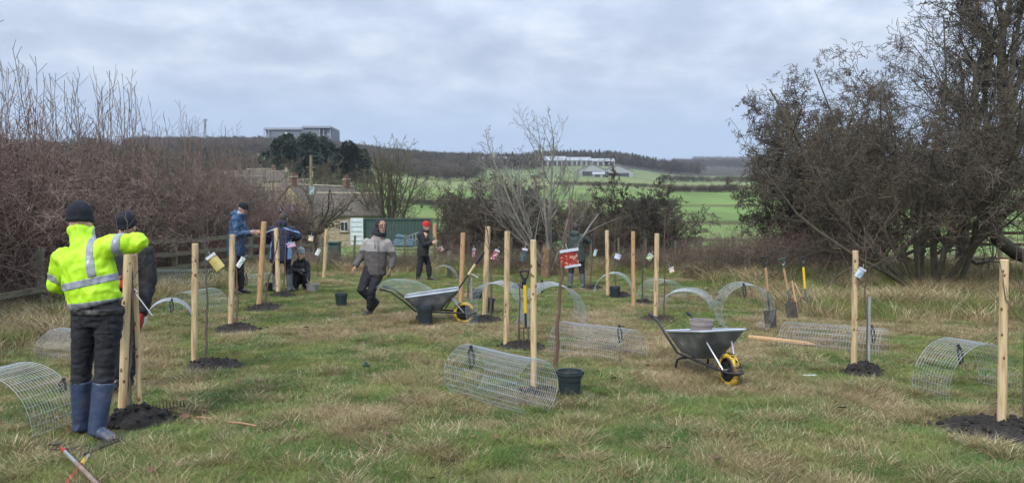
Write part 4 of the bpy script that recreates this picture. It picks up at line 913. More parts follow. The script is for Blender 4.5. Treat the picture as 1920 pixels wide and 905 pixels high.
def spade(loc, rot, lab, segs, kind='spade', grip=BLK, blade=RST, L_=1.0):
    """local: blade tip at 0, handle up z. segs: list (z0, z1, radius, material, name)"""
    o = thing(kind if kind == 'spade' else 'digging_fork', loc, lab, kind, 'digging tools stood in the field'); o.rotation_euler = rot
    for z0, z1, r, m_, nm in segs: MB().tube([(0, 0, z0), (0, 0, (z0 + z1) / 2), (0, 0, z1)], [r, r * .95, r], 10).build(nm, m_, o, True)
    mb = MB(); dgrip(mb, L_ - .11); mb.build('grip', grip, o, True)
    mb = MB()
    if kind == 'spade':
        n = 6; vs = []
        for sd_ in (0, .004):
            for j in range(n + 1):
                for i in range(n + 1): u_ = i / n - .5; t = j / n; vs.append((u_ * (.17 + .02 * t), -.03 * (1 - (2 * u_) ** 2) * (.4 + .6 * t) + sd_, t * .28 - (0.02 * (1 - (2 * u_) ** 2) if j == 0 else 0)))
        m_ = (n + 1) ** 2
        for s in (0, 1): mb.add([], [])
        fs = []
        for j in range(n):
            for i in range(n): a = j * (n + 1) + i; fs += [(a, a + 1, a + n + 2, a + n + 1), (m_ + a, m_ + a + n + 1, m_ + a + n + 2, m_ + a + 1)]
        for i in range(n): fs += [(i, m_ + i, m_ + i + 1, i + 1), (m_ - n - 1 + i, m_ - n + i, 2 * m_ - n + i, 2 * m_ - n - 1 + i)]; a = i * (n + 1); b_ = a + n + 1; fs += [(a, b_, m_ + b_, m_ + a), (a + n, m_ + a + n, m_ + b_ + n, b_ + n)]
        mb.add(vs, fs); mb.tube([(0, -.012, .16), (0, -.005, .30), (0, 0, .36)], [.008, .016, .017], 8)
    else:
        mb.tube([(-.085, 0, .27), (-.07, 0, .285), (.07, 0, .285), (.085, 0, .27)], .008, 6); mb.tube([(0, 0, .28), (0, 0, .38)], .015, 8)
        for x_ in (-.085, -.028, .028, .085): mb.tube([(x_, 0, .28), (x_, .012, .12), (x_, 0, -.01)], [.007, .006, .002], 6)
    mb.build('blade' if kind == 'spade' else 'tines', blade, o, True)
    return o
g = G(1446, 616); spade(g, (radians(-6), radians(-4), 0), 'spade with a green shaft and wooden neck, standing beside the wire hoop', [(.3, .58, .016, DGR, 'socket'), (.56, .92, .019, ASH, 'shaft')], L_=1.08 * .62 / .62)
sc_ = 103 / F * g.y / 1.02; bpy.context.view_layer.update()
SP = [(1446, 616, 0, -4, .0)]
g = G(1492, 600); spade(g + Vector((0, .1, 0)), (radians(-8), radians(-9), 0), 'dark spade with a wooden shaft and green grip, second tool from the wire hoop', [(.28, .5, .017, BLU, 'socket'), (.48, .92, .020, ASH, 'shaft')], grip=DGR)
g = G(1515, 584); spade(g + Vector((0, .05, -.04)), (radians(-6), radians(-3), 0), 'fork with a bright yellow shaft stood among the leaning tools', [(.28, .45, .017, BLU, 'socket'), (.44, .82, .022, YP, 'shaft'), (.8, .93, .017, BLU, 'neck')], kind='fork')
for a_, b_, lab in (((1496, 592), (1485, 526), 'long wooden handle standing behind the second spade'), ((1512, 578), (1490, 530), 'long wooden handle leaning left towards the spade')):
    a = G(*a_); b = P(b_[0], b_[1], a.y + .2); tag(MB().tube([(0, 0, 0), (b - a) * .5, (b - a)], .018, 8).build('tool_handle', ASH, None, True, a), lab, 'handle', 'loose wooden tool handles')
g = G(987, 655); spade(g, (radians(3), radians(-1.5), 0), 'fork with a yellow shaft and black grip, stuck in soil in the middle', [(.3, .50, .016, BLP, 'socket'), (.48, .84, .022, YP, 'shaft'), (.82, .93, .018, BLK, 'neck')], kind='fork', L_=1.02)
# spade lying in the further barrow
a = P(860, 541, g1.y + .1); b = P(905, 475, g1.y + .1); v = (b - a); o = thing('spade', a, 'spade with pale wooden shaft sticking out of the further wheelbarrow', 'spade')
n_ = v.normalized(); L_ = v.length; MB().tube([-n_ * .15, n_ * L_ * .42], .015, 8).build('socket', BLK, o, True); MB().tube([n_ * L_ * .40, n_ * L_ * .72], .021, 8).build('shaft', pmat('pale_ash_handle', (.60, .46, .28), (.5, .38, .22), 8, .5), o, True)
MB().tube([n_ * L_ * .70, n_ * L_ * .98, n_ * L_ * 1.05], [.026, .030, .02], 10).build('grip', BLK, o, True); MB().box(-n_ * .25, (.2, .02, .24), n_.to_track_quat('Z', 'Y').to_matrix()).build('blade', RST, o)
MB().tube([Vector((.0, 0, 0)) + n_ * L_ * .42, n_ * L_ * .42 + Vector((.06, -.02, 0)), n_ * L_ * .42 + Vector((.15, -.02, -.06))], .006, 6).build('white_tie', WHT, o, True)
# two long-handled tools crossing at the bottom left
RED = pmat('red_paint', (.45, .03, .025), (.36, .025, .02), 8, .4); SIL = pmat('silver_tube', (.55, .57, .60), (.46, .48, .5), 8, .35, metal=.6); HND = pmat('worn_wood_handle', (.28, .20, .17), (.2, .14, .12), 12, .6)
def seg_tool(pts, segs, lab, name='rake', zs=.03):
    p0 = G(*pts[0]); p1 = G(*pts[1]); o = thing(name, p0, lab, name); v = p1 - p0; up_ = Vector((0, 0, zs))
    for f0, f1, r, m_, nm in segs: MB().tube([v * f0 + up_, v * (f0 + f1) / 2 + up_, v * f1 + up_], r, 10).build(nm, m_, o, True)
    return o, p0, v
o, p0, v = seg_tool(((117, 856), (178, 920)), ((0, .1, .014, RED, 'collar'), (.1, .45, .013, SIL, 'socket'), (.45, 1.2, .014, HND, 'handle')), 'rake with a wooden handle and red collar, at the bottom left', zs=.06)
mb = MB(); q = Vector((0, 0, .05)); d_ = v.normalized(); s_ = Vector((-d_.y, d_.x, 0))
mb.tube([q, q - d_ * .12 + s_ * .02, q - d_ * .17 + s_ * .1], [.006, .005, .004], 6); mb.tube([q, q - d_ * .03 + s_ * .1, q - d_ * .02 + s_ * .17], [.006, .005, .004], 6); mb.tube([q, q - d_ * .1 - s_ * .06], [.006, .004], 6); mb.build('prongs', RST, o, True)
mb = MB(); 
for c_ in (P(105, 831, p0.y + .12) - p0, P(131, 843, p0.y + .05) - p0): mb.ball(c_ + Vector((0, 0, 0)), (.05, .018, .012), 10, 6, Matrix.Rotation(.25, 3, 'Z')); mb.tube([c_ + Vector((-.04, 0, 0)), c_ + Vector((-.08, -.02, -.03))], .004, 5)
mb.build('tines', RST, o, True)
o, p0, v = seg_tool(((166, 861), (118, 925)), ((0, .14, .013, SIL, 'socket'), (.14, .3, .017, pmat('yellow_collar', (.65, .47, .08), (.55, .4, .07), 8, .45), 'collar'), (.3, 1.25, .014, RED, 'handle')), 'garden rake with red handle, its toothed head in the grass by the boots', zs=.03)
a = G(150, 863) - p0; b = G(228, 836) - p0; a.z = b.z = .035; mb = MB(); mb.bar(a, b, .012, .008); mb.tube([Vector((0, 0, .03)), a.lerp(b, .3)], .005, 6)
for i in range(12): q = a.lerp(b, i / 11); mb.tube([q, q + Vector((.0, .02, .03)), q + Vector((-.01, .05, .05))], [.005, .004, .002], 5)
mb.build('rake_head', RST, o, True)
a = G(282, 776); o = thing('rake', a, 'small rusty rake head lying in the grass beside the dark soil heap', 'rake'); b = G(346, 770) - a; b.z = 0; mb = MB(); mb.bar((0, 0, .03), b + Vector((0, 0, .04)), .012, .008)
for i in range(11): q = Vector((0, 0, .03)).lerp(b + Vector((0, 0, .04)), i / 10); mb.tube([q, q + Vector((0, -.02, .03)), q + Vector((.01, -.03, .06))], [.004, .004, .002], 5)
mb.build('tines', RST, o, True)
for a_, b_, lab in (((368, 788), (398, 792), 'short piece of orange wood on the grass right of the soil heap'), ((428, 797), (482, 805), 'broken orange wooden stick on the grass')):
    a = G(*a_); b = G(*b_); o = MB().tube([(0, 0, .03), (b - a) * .5 + Vector((0, 0, .035)), (b - a) + Vector((0, 0, .03))], [.008, .011, .009], 7).build('stick', pmat('orange_stick', (.42, .24, .12), (.3, .17, .09), 10, .7), None, True, a); tag(o, lab, 'stick')
g = G(686, 690); tag(MB().lathe([(0, .02), (.035, .02), (.04, .045), (.02, .05), (.02, .07), (0, .07)], 14).build('green_disc', DGR, None, True, g), 'small dark green plastic cap lying in the grass', 'cap')
g = G(1518, 708); tag(MB().box((0, 0, .03), (.14, .05, .006)).build('plastic_tag', pmat('pale_green_tag', (.45, .55, .48), (.4, .5, .44), 4, .5), None, False, g), 'pale green plastic strip lying flat in the grass', 'tag')
# big dead leaf curls
random.seed(12); mb = MB()
LEAF = pmat('fallen_leaf', (.17, .09, .045), (.11, .055, .03), 9, .8, world=True)
for i in range(170):
    x_, y_ = random.uniform(-5, 6), random.uniform(4.2, 13); z_ = float(gz(x_, y_)) + random.uniform(.03, .07)
    R = Matrix.Rotation(random.random() * 6, 3, 'Z') @ Matrix.Rotation(random.uniform(-.6, .6), 3, 'X'); s = random.uniform(.015, .04); c = Vector((x_, y_, z_))
    mb.add([c + R @ Vector(q) * s for q in ((-1.3, 0, 0), (-.4, .7, .25), (.6, .55, .2), (1.4, 0, .1), (.6, -.55, .25), (-.4, -.7, .2), (0, 0, 0))], [(0, 6, 1), (1, 6, 2), (2, 6, 3), (3, 6, 4), (4, 6, 5), (5, 6, 0)])
tag(mb.build('fallen_leaves', LEAF), 'scattered brown fallen leaves lying on the grass', kind='stuff')

# ------------------------------------------------------------------ fences
WTH = pmat('weathered_fence_wood', (.17, .155, .11), (.11, .10, .075), 5, .9, .004, stretch=(1, 1, 4), c3=(.14, .14, .085))
f0 = gp(-8.3, 8.2); o = thing('rail_fence', f0, 'weathered post and rail fence along the foot of the left hedge', 'fence')
ys = [8.2 + 1.75 * i for i in range(14)]; xs = [-8.3 + .012 * (y_ - 8) for y_ in ys]
pm = MB().box((0, 0, .5), (.10, .11, 1.3)).mesh('post'); pm.materials.append(WTH)
for x_, y_ in zip(xs, ys):
    p = gp(x_, y_); q = link('post', pm, None, o, p - f0); q.rotation_euler = (random.uniform(-.02, .02), random.uniform(-.03, .03), random.uniform(-.1, .1))
for i in range(13):
    a = gp(xs[i], ys[i]) - f0; b = gp(xs[i + 1], ys[i + 1]) - f0
    for z_ in ((.42, .75, 1.06) if ys[i] > 14.5 else (.40,)): MB().bar(a + Vector((.068, 0, z_ + random.uniform(-.02, .02))), b + Vector((.068, .0, z_ + random.uniform(-.02, .02))), .036, .10).build('rail', WTH, o)
# post and rail behind the right hawthorn
f0 = P(1800, 480, 24); f0.z = float(gz(f0.x, f0.y)); o = thing('rail_fence', f0, 'brown post and rail fence behind the hawthorn at the right edge', 'fence'); PW = pmat('fence_post_wood', (.36, .27, .16), (.27, .20, .12), 6, .9, stretch=(3, 3, 1)); BR = pmat('dark_red_rail', (.11, .055, .04), (.08, .045, .035), 6, .9)
pr = [P(1812, 480, 25), P(1875, 480, 24), P(1950, 480, 23), P(2040, 480, 22)]
for p in pr:
    p.z = float(gz(p.x, p.y)); MB().tube([(0, 0, -.2), (0, 0, 1.35)], .07, 10).build('post', PW, o, True, p - f0)
for a, b in zip(pr, pr[1:]):
    for z_ in (.35, .8, 1.15): MB().bar(a - f0 + Vector((0, -.09, z_)), b - f0 + Vector((0, -.09, z_)), .035, .09).build('rail', BR, o)
# wire fence across the middle
f0 = gp(0, 24.2); o = thing('wire_fence', f0, 'old wire stock fence with thin grey posts across the middle of the picture', 'fence'); fm = pmat('old_fence_wire', (.09, .085, .08), (.12, .10, .09), 9, .7)
random.seed(2); pts = []
px = 545
while px < 1470:
    d = 24.2 + .6 * sin(px * .011); p = P(px, 480, d); p.z = float(gz(p.x, p.y)); r = random.uniform(.032, .05); h = random.uniform(.9, 1.15)
    MB().loft([(0, 0, -.1), (random.uniform(-.02, .02), 0, h * .5), (random.uniform(-.04, .04), 0, h)], [r, r * .95, r * .85], 7, jit=.1).build('post', WTH, o, True, p - f0); pts.append(p - f0); px += random.uniform(36, 62)
for z_ in (.2, .45, .7, .93): MB().tube([p + Vector((0, -.045, z_ + random.uniform(-.01, .01))) for p in pts], .0035, 4).build('wire', fm, o, 'all')
# thicker fence posts on the same line
for px, py0, w_, lab in ((843, 470, 9, 'thick grey fence post right of the person in the red hat'), (1175, 0, 0, ''), (828, 465, 0, '')):
    if not w_: continue
    p = P(px, py0, 21.5); g = gp(p.x, p.y); tag(MB().loft([(0, 0, -.1), (0, 0, p.z - g.z)], .07, 9, jit=.08).build('fence_post', WTH, None, True, g), lab, 'fence post')
# thin stems and briars along the wire fence
for sp_i, (px0, px1, n_, lab) in enumerate(((560, 800, 14, 'thin briars along the wire fence behind the child and the walking man'), (800, 1060, 16, 'thin briars along the wire fence behind the tall middle stakes'), (1100, 1400, 20, 'thin dead stems along the wire fence on the right of the middle'))):
    g0 = at((px0 + px1) / 2, 24.5); th = thing('briar_patch', g0, lab, 'briars', 'briars along the wire fence'); random.seed(sp_i + 40)
    for i in range(n_):
        p = at(random.uniform(px0, px1), random.uniform(23.6, 26)); q = link('briar', SC[random.randrange(3)], None, th, p - g0); q.rotation_euler.z = random.random() * 6; s = random.uniform(.5, .85); q.scale = (s, s, s * random.uniform(.8, 1.25))
# ------------------------------------------------------------------ buildings
STN = pmat('limestone_wall', (.40, .34, .22), (.28, .24, .16), 2.2, .9, .02, bscale=5, stretch=(1, 1, 2.2), detail=8, mr=(.4, .6)); STN2 = pmat('grey_limestone', (.36, .32, .235), (.26, .235, .17), 2.5, .9, .02, stretch=(1, 1, 2))
TILE = pmat('brown_stone_tiles', (.085, .07, .055), (.13, .11, .09), 3, .9, .03, bscale=8, stretch=(1, 1, 3), detail=8, mr=(.4, .6)); SLT = pmat('slate_roof', (.16, .17, .19), (.23, .24, .27), 4, .6, .01); BRK = pmat('red_brick', (.19, .095, .065), (.13, .075, .055), 6, .9, .01)
GLS = pmat('dark_window_glass', (.03, .04, .05), (.05, .06, .07), 2, .1); WPT = pmat('white_window_paint', (.62, .62, .60), (.55, .55, .53), 4, .5)
def gable_house(name, c, rz, W, D, he, hr, wall, roof, lab, wins=(), chims=(), cat='house'):
    """W along local x (ridge), D along y; wins: (face, x, z, w, h) face 'f' = -y, 'l' = -x; chims: (x, mat)"""
    o = thing(name, c, lab, cat, None, rz); mb = MB(); a, b = W / 2, D / 2
    mb.add([(-a, -b, -2), (a, -b, -2), (a, b, -2), (-a, b, -2), (-a, -b, he), (a, -b, he), (a, b, he), (-a, b, he), (-a, 0, hr), (a, 0, hr)], [(0, 1, 5, 4), (1, 2, 6, 9, 5), (2, 3, 7, 6), (3, 0, 4, 8, 7), (4, 5, 9, 8), (6, 7, 8, 9), (0, 3, 2, 1)]); mb.build('wall', wall, o)
    s = (hr - he) / b
    for sy in (-1, 1):
        m = MB(); e_ = .3; y0 = sy * (b + e_); z0 = he - s * e_ + .05; t = .14
        m.add([(-a - .12, y0, z0), (a + .12, y0, z0), (a + .12, 0, hr + .05), (-a - .12, 0, hr + .05), (-a - .12, y0, z0 + t), (a + .12, y0, z0 + t), (a + .12, 0, hr + .05 + t), (-a - .12, 0, hr + .05 + t)], [(0, 1, 2, 3), (4, 7, 6, 5), (0, 4, 5, 1), (1, 5, 6, 2), (2, 6, 7, 3), (3, 7, 4, 0)]); m.build('roof', roof, o)
    MB().tube([(-a - .15, 0, hr + .2), (a + .15, 0, hr + .2)], .13, 6).build('ridge', STN2, o)
    for f, x_, z_, w_, h_ in wins:
        q = (x_, -b - .02, z_) if f == 'f' else ((-a - .02, x_, z_) if f == 'l' else (a + .02, x_, z_)); dm = (w_, .1, h_) if f == 'f' else (.1, w_, h_); n = Vector((0, -1, 0)) if f == 'f' else Vector((-1 if f == 'l' else 1, 0, 0))
        fr = MB().box(q, dm).build('window', WPT, o); pn = MB(); ax = Vector((1, 0, 0)) if f == 'f' else Vector((0, 1, 0))
        for s_ in (-1, 1): pn.box(Vector(q) + n * .045 + ax * s_ * w_ * .235, (w_ * .40, .03, h_ * .86) if f == 'f' else (.03, w_ * .40, h_ * .86))
        pn.build('pane', GLS, fr)
        MB().box(Vector(q) + n * .06 - Vector((0, 0, h_ / 2 + .06)), (w_ + .2, .2, .1) if f == 'f' else (.2, w_ + .2, .1)).build('sill', STN2, fr)
    for x_, m_ in chims:
        ch = MB().box((x_, 0, hr + .3), (.62, .5, 1.4)).build('chimney', m_, o); MB().box((x_, 0, hr + 1.03), (.74, .62, .12)).build('cap', STN2, ch)
        for s_ in (-.15, .15): MB().lathe([(.0, 1.08), (.12, 1.08), (.10, 1.48), (.07, 1.48)], 10, (x_ + s_, 0, hr)).build('chimney_pot', BRK, ch)
    return o
# stone house behind the container: gable to the left-front, long roof to the right
c = P(606, 470, 84); c.z = float(gz(c.x, c.y))
def hz(py, d): return CH + (400 - py) / F * d
gable_house('stone_house', c, radians(54), 8.6, 7.4, hz(402, 84) - c.z, hz(352, 84) - c.z, STN, TILE, 'limestone house with a tall pale gable and brown tiled roof left of the green container', wins=(('f', 1.7, hz(416, 82) - c.z, 1.1, 1.0), ('f', -1.2, hz(437, 82) - c.z, 1.0, 1.1), ('l', 1.2, hz(415, 80) - c.z, .8, 1.0)), chims=((-3.9, BRK), (3.4, BRK)))
# single storey range to the right of the house
c = P(655, 470, 83); c.z = float(gz(c.x, c.y)); gable_house('stone_outbuilding', c, radians(14), 6.5, 5.5, hz(402, 83) - c.z, hz(366, 83) - c.z, STN, TILE, 'lower stone range with brown roof joined to the right of the stone house', wins=(('f', -.6, hz(424, 81) - c.z, .8, 1.0), ('f', 1.4, hz(424, 81) - c.z, .8, 1.0)), cat='building')
# pale slate / solar roof at the left
c = P(478, 470, 62); c.z = float(gz(c.x, c.y)); o = gable_house('slate_outbuilding', c, radians(55), 8, 4.5, hz(418, 62) - c.z, hz(389, 62) - c.z, STN2, SLT, 'low outbuilding with a pale slate roof and solar panels left of the stone gable', cat='building')
he_, hr_ = hz(418, 62) - c.z, hz(389, 62) - c.z
pn = pmat('solar_panel_glass', (.20, .24, .32), (.30, .34, .42), 2, .25); nn = Vector((0, -(hr_ - he_), 2.25)).normalized() * 1; nn = Vector((0, -(hr_ - he_) / 2.25, 1)).normalized()
for i in range(5):
    for j in range(2):
        y0 = -.25 - j * .95; p = Vector((-3 + i * 1.45, y0 - .45, hr_ + (hr_ - he_) / 2.25 * (y0 - .45) + .05)) + nn * .22; MB().box(p, (1.35, .92, .05), Matrix.Rotation(math.atan((hr_ - he_) / 2.25), 3, 'X')).build('solar_panel', pn, o)
# village cottages further up
for px, d, rz, W, D, ye, yr, lab, wn, chs in ((490, 232, -8, 9, 7, 341, 318, 'thatched-looking brown roofed cottage up the slope, with two small white windows', (('f', -2, 5.8, 1.1, 1.2), ('f', 2.0, 5.8, 1.1, 1.2)), ((3.9, BRK),)),
     (462, 215, 25, 8, 7, 352, 331, 'grey-brown cottage roof left of the two-windowed cottage', (), ()), (524, 225, -30, 8, 6, 340, 322, 'dark roofed cottage right of the two-windowed cottage', (), ((3, STN2),)),
     (448, 190, 10, 7, 5, 372, 358, 'low pale stone wall-like barn below the cottages', (), ()), (556, 190, -20, 7, 6, 356, 338, 'cottage behind the tall stone gable', (), ((0, BRK),)), (505, 150, 30, 8, 6, 378, 358, 'pale stone cottage gable just left of the main house', (('l', 0, 3.4, .9, 1.0),), ((-3, BRK),)), (472, 160, -15, 7, 6, 385, 368, 'small stone cottage above the slate outbuilding', (('f', 0, 3.0, .9, 1.0),), ()), (438, 240, 15, 9, 6, 335, 322, 'roof of a far cottage at the left end of the village', (), ((2, STN2),))):
    c = P(px, 400, d); c.z = float(gz(c.x, c.y)) - 1; gable_house('village_cottage', c, radians(rz), W, D, hz(ye, d) - c.z, hz(yr, d) - c.z, STN2, TILE, lab, wn, chs)
# container
CG = pmat('container_green', (.032, .062, .057), (.045, .078, .07), 3, .5, .002, c3=(.037, .069, .063)); CW = pmat('container_white_door', (.62, .68, .70), (.52, .57, .6), 3, .5)
d = 66; g = P(735, 460, d); g.z = hz(462, d); a = P(684, 408, d).x; b = P(803, 408, d).x; L_ = b - a; H = hz(409, d) - g.z; c0 = Vector((a, d, g.z)); o = thing('shipping_container', c0, 'dark green shipping container with ribbed side and open white door', 'container')
mb = MB(); n = int(L_ / .28); vs = []
for i in range(n + 1):
    for (dx, dy) in ((0, 0), (.07, .045), (.14, .045), (.21, 0)): vs += [(i * .28 + dx, dy, .15), (i * .28 + dx, dy, H - .12)]
mb.add(vs, [(2 * i, 2 * i + 2, 2 * i + 3, 2 * i + 1) for i in range(len(vs) // 2 - 1)]); mb.build('corrugated_side', CG, o)
LL = n * .28 + .21; MB().box((LL / 2, 1.25, H / 2), (LL, 2.38, H - .02)).build('shell', CG, o); MB().box((LL / 2, -.02, H - .06), (LL + .1, .12, .13)).build('top_rail', CG, o); MB().box((LL / 2, -.02, .08), (LL + .1, .12, .16)).build('bottom_rail', CG, o)
for x_ in (-.05, LL + .05): MB().box((x_, .0, H / 2), (.14, .14, H)).build('corner_post', CG, o)
dr = MB().box((-.62, -.35, H / 2 + .1), (1.05, .07, H - .15), Matrix.Rotation(radians(12), 3, 'Z')).build('door', CW, o); dr['label'] = 'white container door standing open'
R_ = Matrix.Rotation(radians(12), 3, 'Z')
for i in range(5): MB().box(Vector((-.62, -.35, .5 + i * (H - .8) / 4)) + R_ @ Vector((0, -.05, 0)), (1.0, .05, .05), R_).build('door_rib', pmat('rib_grey', (.40, .45, .47), (.35, .4, .42), 3, .5), dr)
for s in (-.5, .5): MB().box(Vector((-.62, -.35, H / 2 + .1)) + R_ @ Vector((s, -.05, 0)), (.06, .06, H - .15), R_).build('door_frame', CW, dr)
# ladder / trailer clutter by the container
g = at(775, 58); LADM = pmat('aluminium_ladder', (.42, .45, .46), (.36, .38, .4), 4, .4, metal=.6); a = P(748, 448, 58) - g; b = P(786, 435, 58) - g; mb = MB(); o = thing('ladder', g, 'aluminium ladder leaning low against blue clutter beside the person in the red hat', 'ladder')
for s in (0, .45): mb.bar(a + Vector((0, 0, -s)), b + Vector((0, 0, -s)), .05, .05)
mb.build('rail', LADM, o)
for i in range(7): p = a.lerp(b, i / 6); MB().bar(p, p - Vector((0, 0, .45)), .04, .04).build('rung', LADM, o)
g = at(758, 57); mb = MB(); mb.box((0, 0, .7), (1.6, .9, .6)); mb.box((-.2, -.05, 1.15), (.9, .6, .3), Matrix.Rotation(.2, 3, 'Y')); tag(mb.build('tarpaulin_heap', pmat('blue_grey_tarp', (.07, .13, .18), (.12, .18, .22), 3, .5, .03), None, True, g, .12), 'blue-grey covered heap in front of the green container', 'heap')
# green bin
g = at(627, 27); h = P(627, 452, g.y).z - g.z; wb = 20 / F * g.y; mb = MB(); mb.loft([(0, 0, .0), (0, 0, h * .93)], [(wb * .42, .3), (wb * .5, .36)], 4); mb = MB(); mb.box((0, 0, h * .46), (wb * .9, .5, h * .92)); mb.box((0, -.26, h * .4), (wb * .6, .02, h * .5)); o = thing('wheelie_bin', g, 'dark green bin beside the far stake', 'bin'); mb.build('body', pmat('bin_green', (.02, .075, .06), (.03, .09, .07), 4, .5), o, False); MB().box((0, -.02, h * .95), (wb, .58, h * .06)).build('lid', pmat('bin_lid_green', (.025, .085, .07), (.03, .09, .07), 4, .5), o, bevel=.01)
# car behind the men
d = 36; g = at(486, d); CARM = pmat('navy_car_paint', (.015, .022, .05), (.02, .03, .06), 1, .25); RL = pmat('tail_lamp_red', (.55, .03, .02), (.45, .02, .02), 5, .3); o = thing('parked_car', g, 'dark navy car with red tail lamps parked behind the two men', 'car', None, radians(-8))
prof = [(-2.0, .35), (-2.05, .75), (-1.95, 1.0), (-1.55, 1.45), (-.2, 1.5), (.55, 1.05), (1.7, .9), (2.0, .65), (2.0, .35)]; Wc = .88
mb = MB(); nP = len(prof); vs = []
for s, k_ in ((-1, .0), (-1, .06), (1, .06), (1, .0)):
    for (q, z_) in prof: tz = .13 * max(0, (z_ - .95) / .55); vs.append((s * (Wc - tz - (0 if k_ else .05)), q + (0 if k_ else .0) , z_))
for l_ in range(3):
    for i in range(nP - 1): mb_ = (l_ * nP + i, l_ * nP + i + 1, (l_ + 1) * nP + i + 1, (l_ + 1) * nP + i); mb.f.append(mb_); mb.m.append(0)
    mb.f.append((l_ * nP + nP - 1, l_ * nP, (l_ + 1) * nP, (l_ + 1) * nP + nP - 1)); mb.m.append(0)
mb.v = vs; mb.f += [tuple(range(nP)), tuple(3 * nP + i for i in range(nP))]; mb.m += [0, 0]
mb.build('body', CARM, o, True)
MB().add([(-.66, -1.93, 1.06), (.66, -1.93, 1.06), (.56, -1.60, 1.42), (-.56, -1.60, 1.42), (-.66, -1.96, 1.04), (.66, -1.96, 1.04), (.56, -1.63, 1.41), (-.56, -1.63, 1.41)], [(4, 5, 6, 7), (0, 3, 2, 1), (0, 1, 5, 4), (1, 2, 6, 5), (2, 3, 7, 6), (3, 0, 4, 7)]).build('rear_window', GLS, o)
for s in (-1, 1):
    MB().box((s * .72, -2.03, .88), (.26, .12, .26)).build('tail_lamp', RL, o, bevel=.02)
    for yq in (-1.25, 1.2): w_ = thing('wheel', (s * .80, yq, .32), None, None); w_.parent = o; MB().loft([(0, .24 * cos(a), .24 * sin(a)) for a in np.linspace(0, 2 * pi, 21)[:-1]], (.08, .09), 8, ref=(1, 0, 0), closed=True).build('tyre', BLK, w_, True); MB().lathe([(0, -.05), (.2, -.05), (.2, .05), (0, .05)], 14, R=Matrix.Rotation(pi / 2, 3, 'Y')).build('rim', STEEL, w_)
    for y0, y1 in ((-1.45, -.45), (-.38, .35)): MB().box((s * .80, (y0 + y1) / 2, 1.2), (.03, y1 - y0, .30), Matrix.Rotation(-s * .23, 3, 'Y')).build('side_window', GLS, o)
MB().box((0, -2.06, .70), (.52, .02, .11)).build('number_plate', pmat('plate_yellow', (.6, .5, .12), (.55, .45, .1), 4, .5), o); MB().box((0, -2.03, .48), (1.6, .12, .2)).build('bumper', BLP, o, bevel=.03)
# telephone pole with a green and white sign board
g = at(583, 58); t = P(583, 291, 58) - g; o = thing('telephone_pole', g, 'tall wooden telephone pole rising in front of the far village trees', 'pole'); MB().tube([(0, 0, -.3), t * .5, t], [.15, .13, .11], 10).build('post', pmat('pole_wood', (.20, .17, .10), (.15, .12, .075), 5, .8), o, True); MB().bar(t + Vector((-.35, -.1, -.9)), t + Vector((.35, -.1, -.9)), .08, .08).build('cross_arm', WTH, o); MB().tube([(.12, 0, t.z - 1.6), (.12, 0, t.z - 1.2)], .08, 8).build('junction_box', STN2, o)
g = at(585, 32); a = P(585, 357, 32) - g; tag(MB().box((0, 0, 0), (.20, .06, .36)).build('bird_feeder', lmat('feeder_print', (.16, .28, .24), (.4, .48, .46), 9, .5), None, False, g + a, .02), 'small green and grey box hanging high in the orchard tree', 'feeder')
# factory on the hill
FGY = pmat('factory_grey_cladding', (.135, .155, .185), (.155, .175, .205), .05, .6, stretch=(1, 1, .1)); FGL = pmat('factory_light_trim', (.30, .33, .37), (.27, .3, .34), .1, .6); FGD = pmat('factory_dark_panel', (.085, .10, .13), (.10, .115, .14), .1, .5)
d = 1180; o = None
def fx(px, dd=d): return (px - 960) / F * dd
g = Vector((fx(562), d, float(gz(fx(562), d)))); o = thing('factory', g, 'big grey windowless factory block on the left hilltop, in two stepped parts', 'building')
def fb(px0, px1, pt_, y0, y1, m_, nm, dd=d): x0, x1 = fx(px0, dd), fx(px1, dd); z1 = hz(pt_, dd); return MB().box(((x0 + x1) / 2 - g.x, (y0 + y1) / 2, (z1 - g.z) / 2 - 3), (x1 - x0, y1 - y0, z1 - g.z + 6)).build(nm, m_, o)
fb(507, 571, 244, 0, 60, FGY, 'main_hall'); fb(498, 506.8, 244, 6, 60, FGL, 'left_return'); fb(571.2, 602, 242, -2, 60, FGY, 'tall_hall'); fb(602.2, 622, 242, 4, 60, FGD, 'end_bay')
for px0, px1, py, yy in ((498, 571, 242.5, -.8), (570, 622, 239.5, -2.8)):
    x0, x1 = fx(px0) - g.x, fx(px1) - g.x; MB().box(((x0 + x1) / 2, 29 + yy, hz(py, d) - g.z), (x1 - x0 + 1, 62, 3)).build('roof', FGL, o)
for px in (498.5, 507, 571, 602, 609, 621.5): x_ = fx(px) - g.x; MB().box((x_, -2.9, (hz(244, d) - g.z) / 2), (1.0, 1.0, hz(244, d) - g.z)).build('corner_trim', FGL, o)
for i in range(14): x_ = fx(511 + i * 6.6) - g.x; MB().box((x_, -.15 if 511 + i * 6.6 < 570 else -2.15, (hz(243, d) - g.z) / 2), (.25, .3, hz(243, d) - g.z)).build('cladding_seam', FGD, o)
x_ = fx(538) - g.x; MB().box((x_, -1, hz(252, d) - g.z), (3.6, 1.5, 4)).build('vent', WPT, o)
x_ = fx(617) - g.x; MB().box((x_, 3.6, hz(250, d) - g.z), (6, .4, 8)).build('loading_recess', FGL, o)
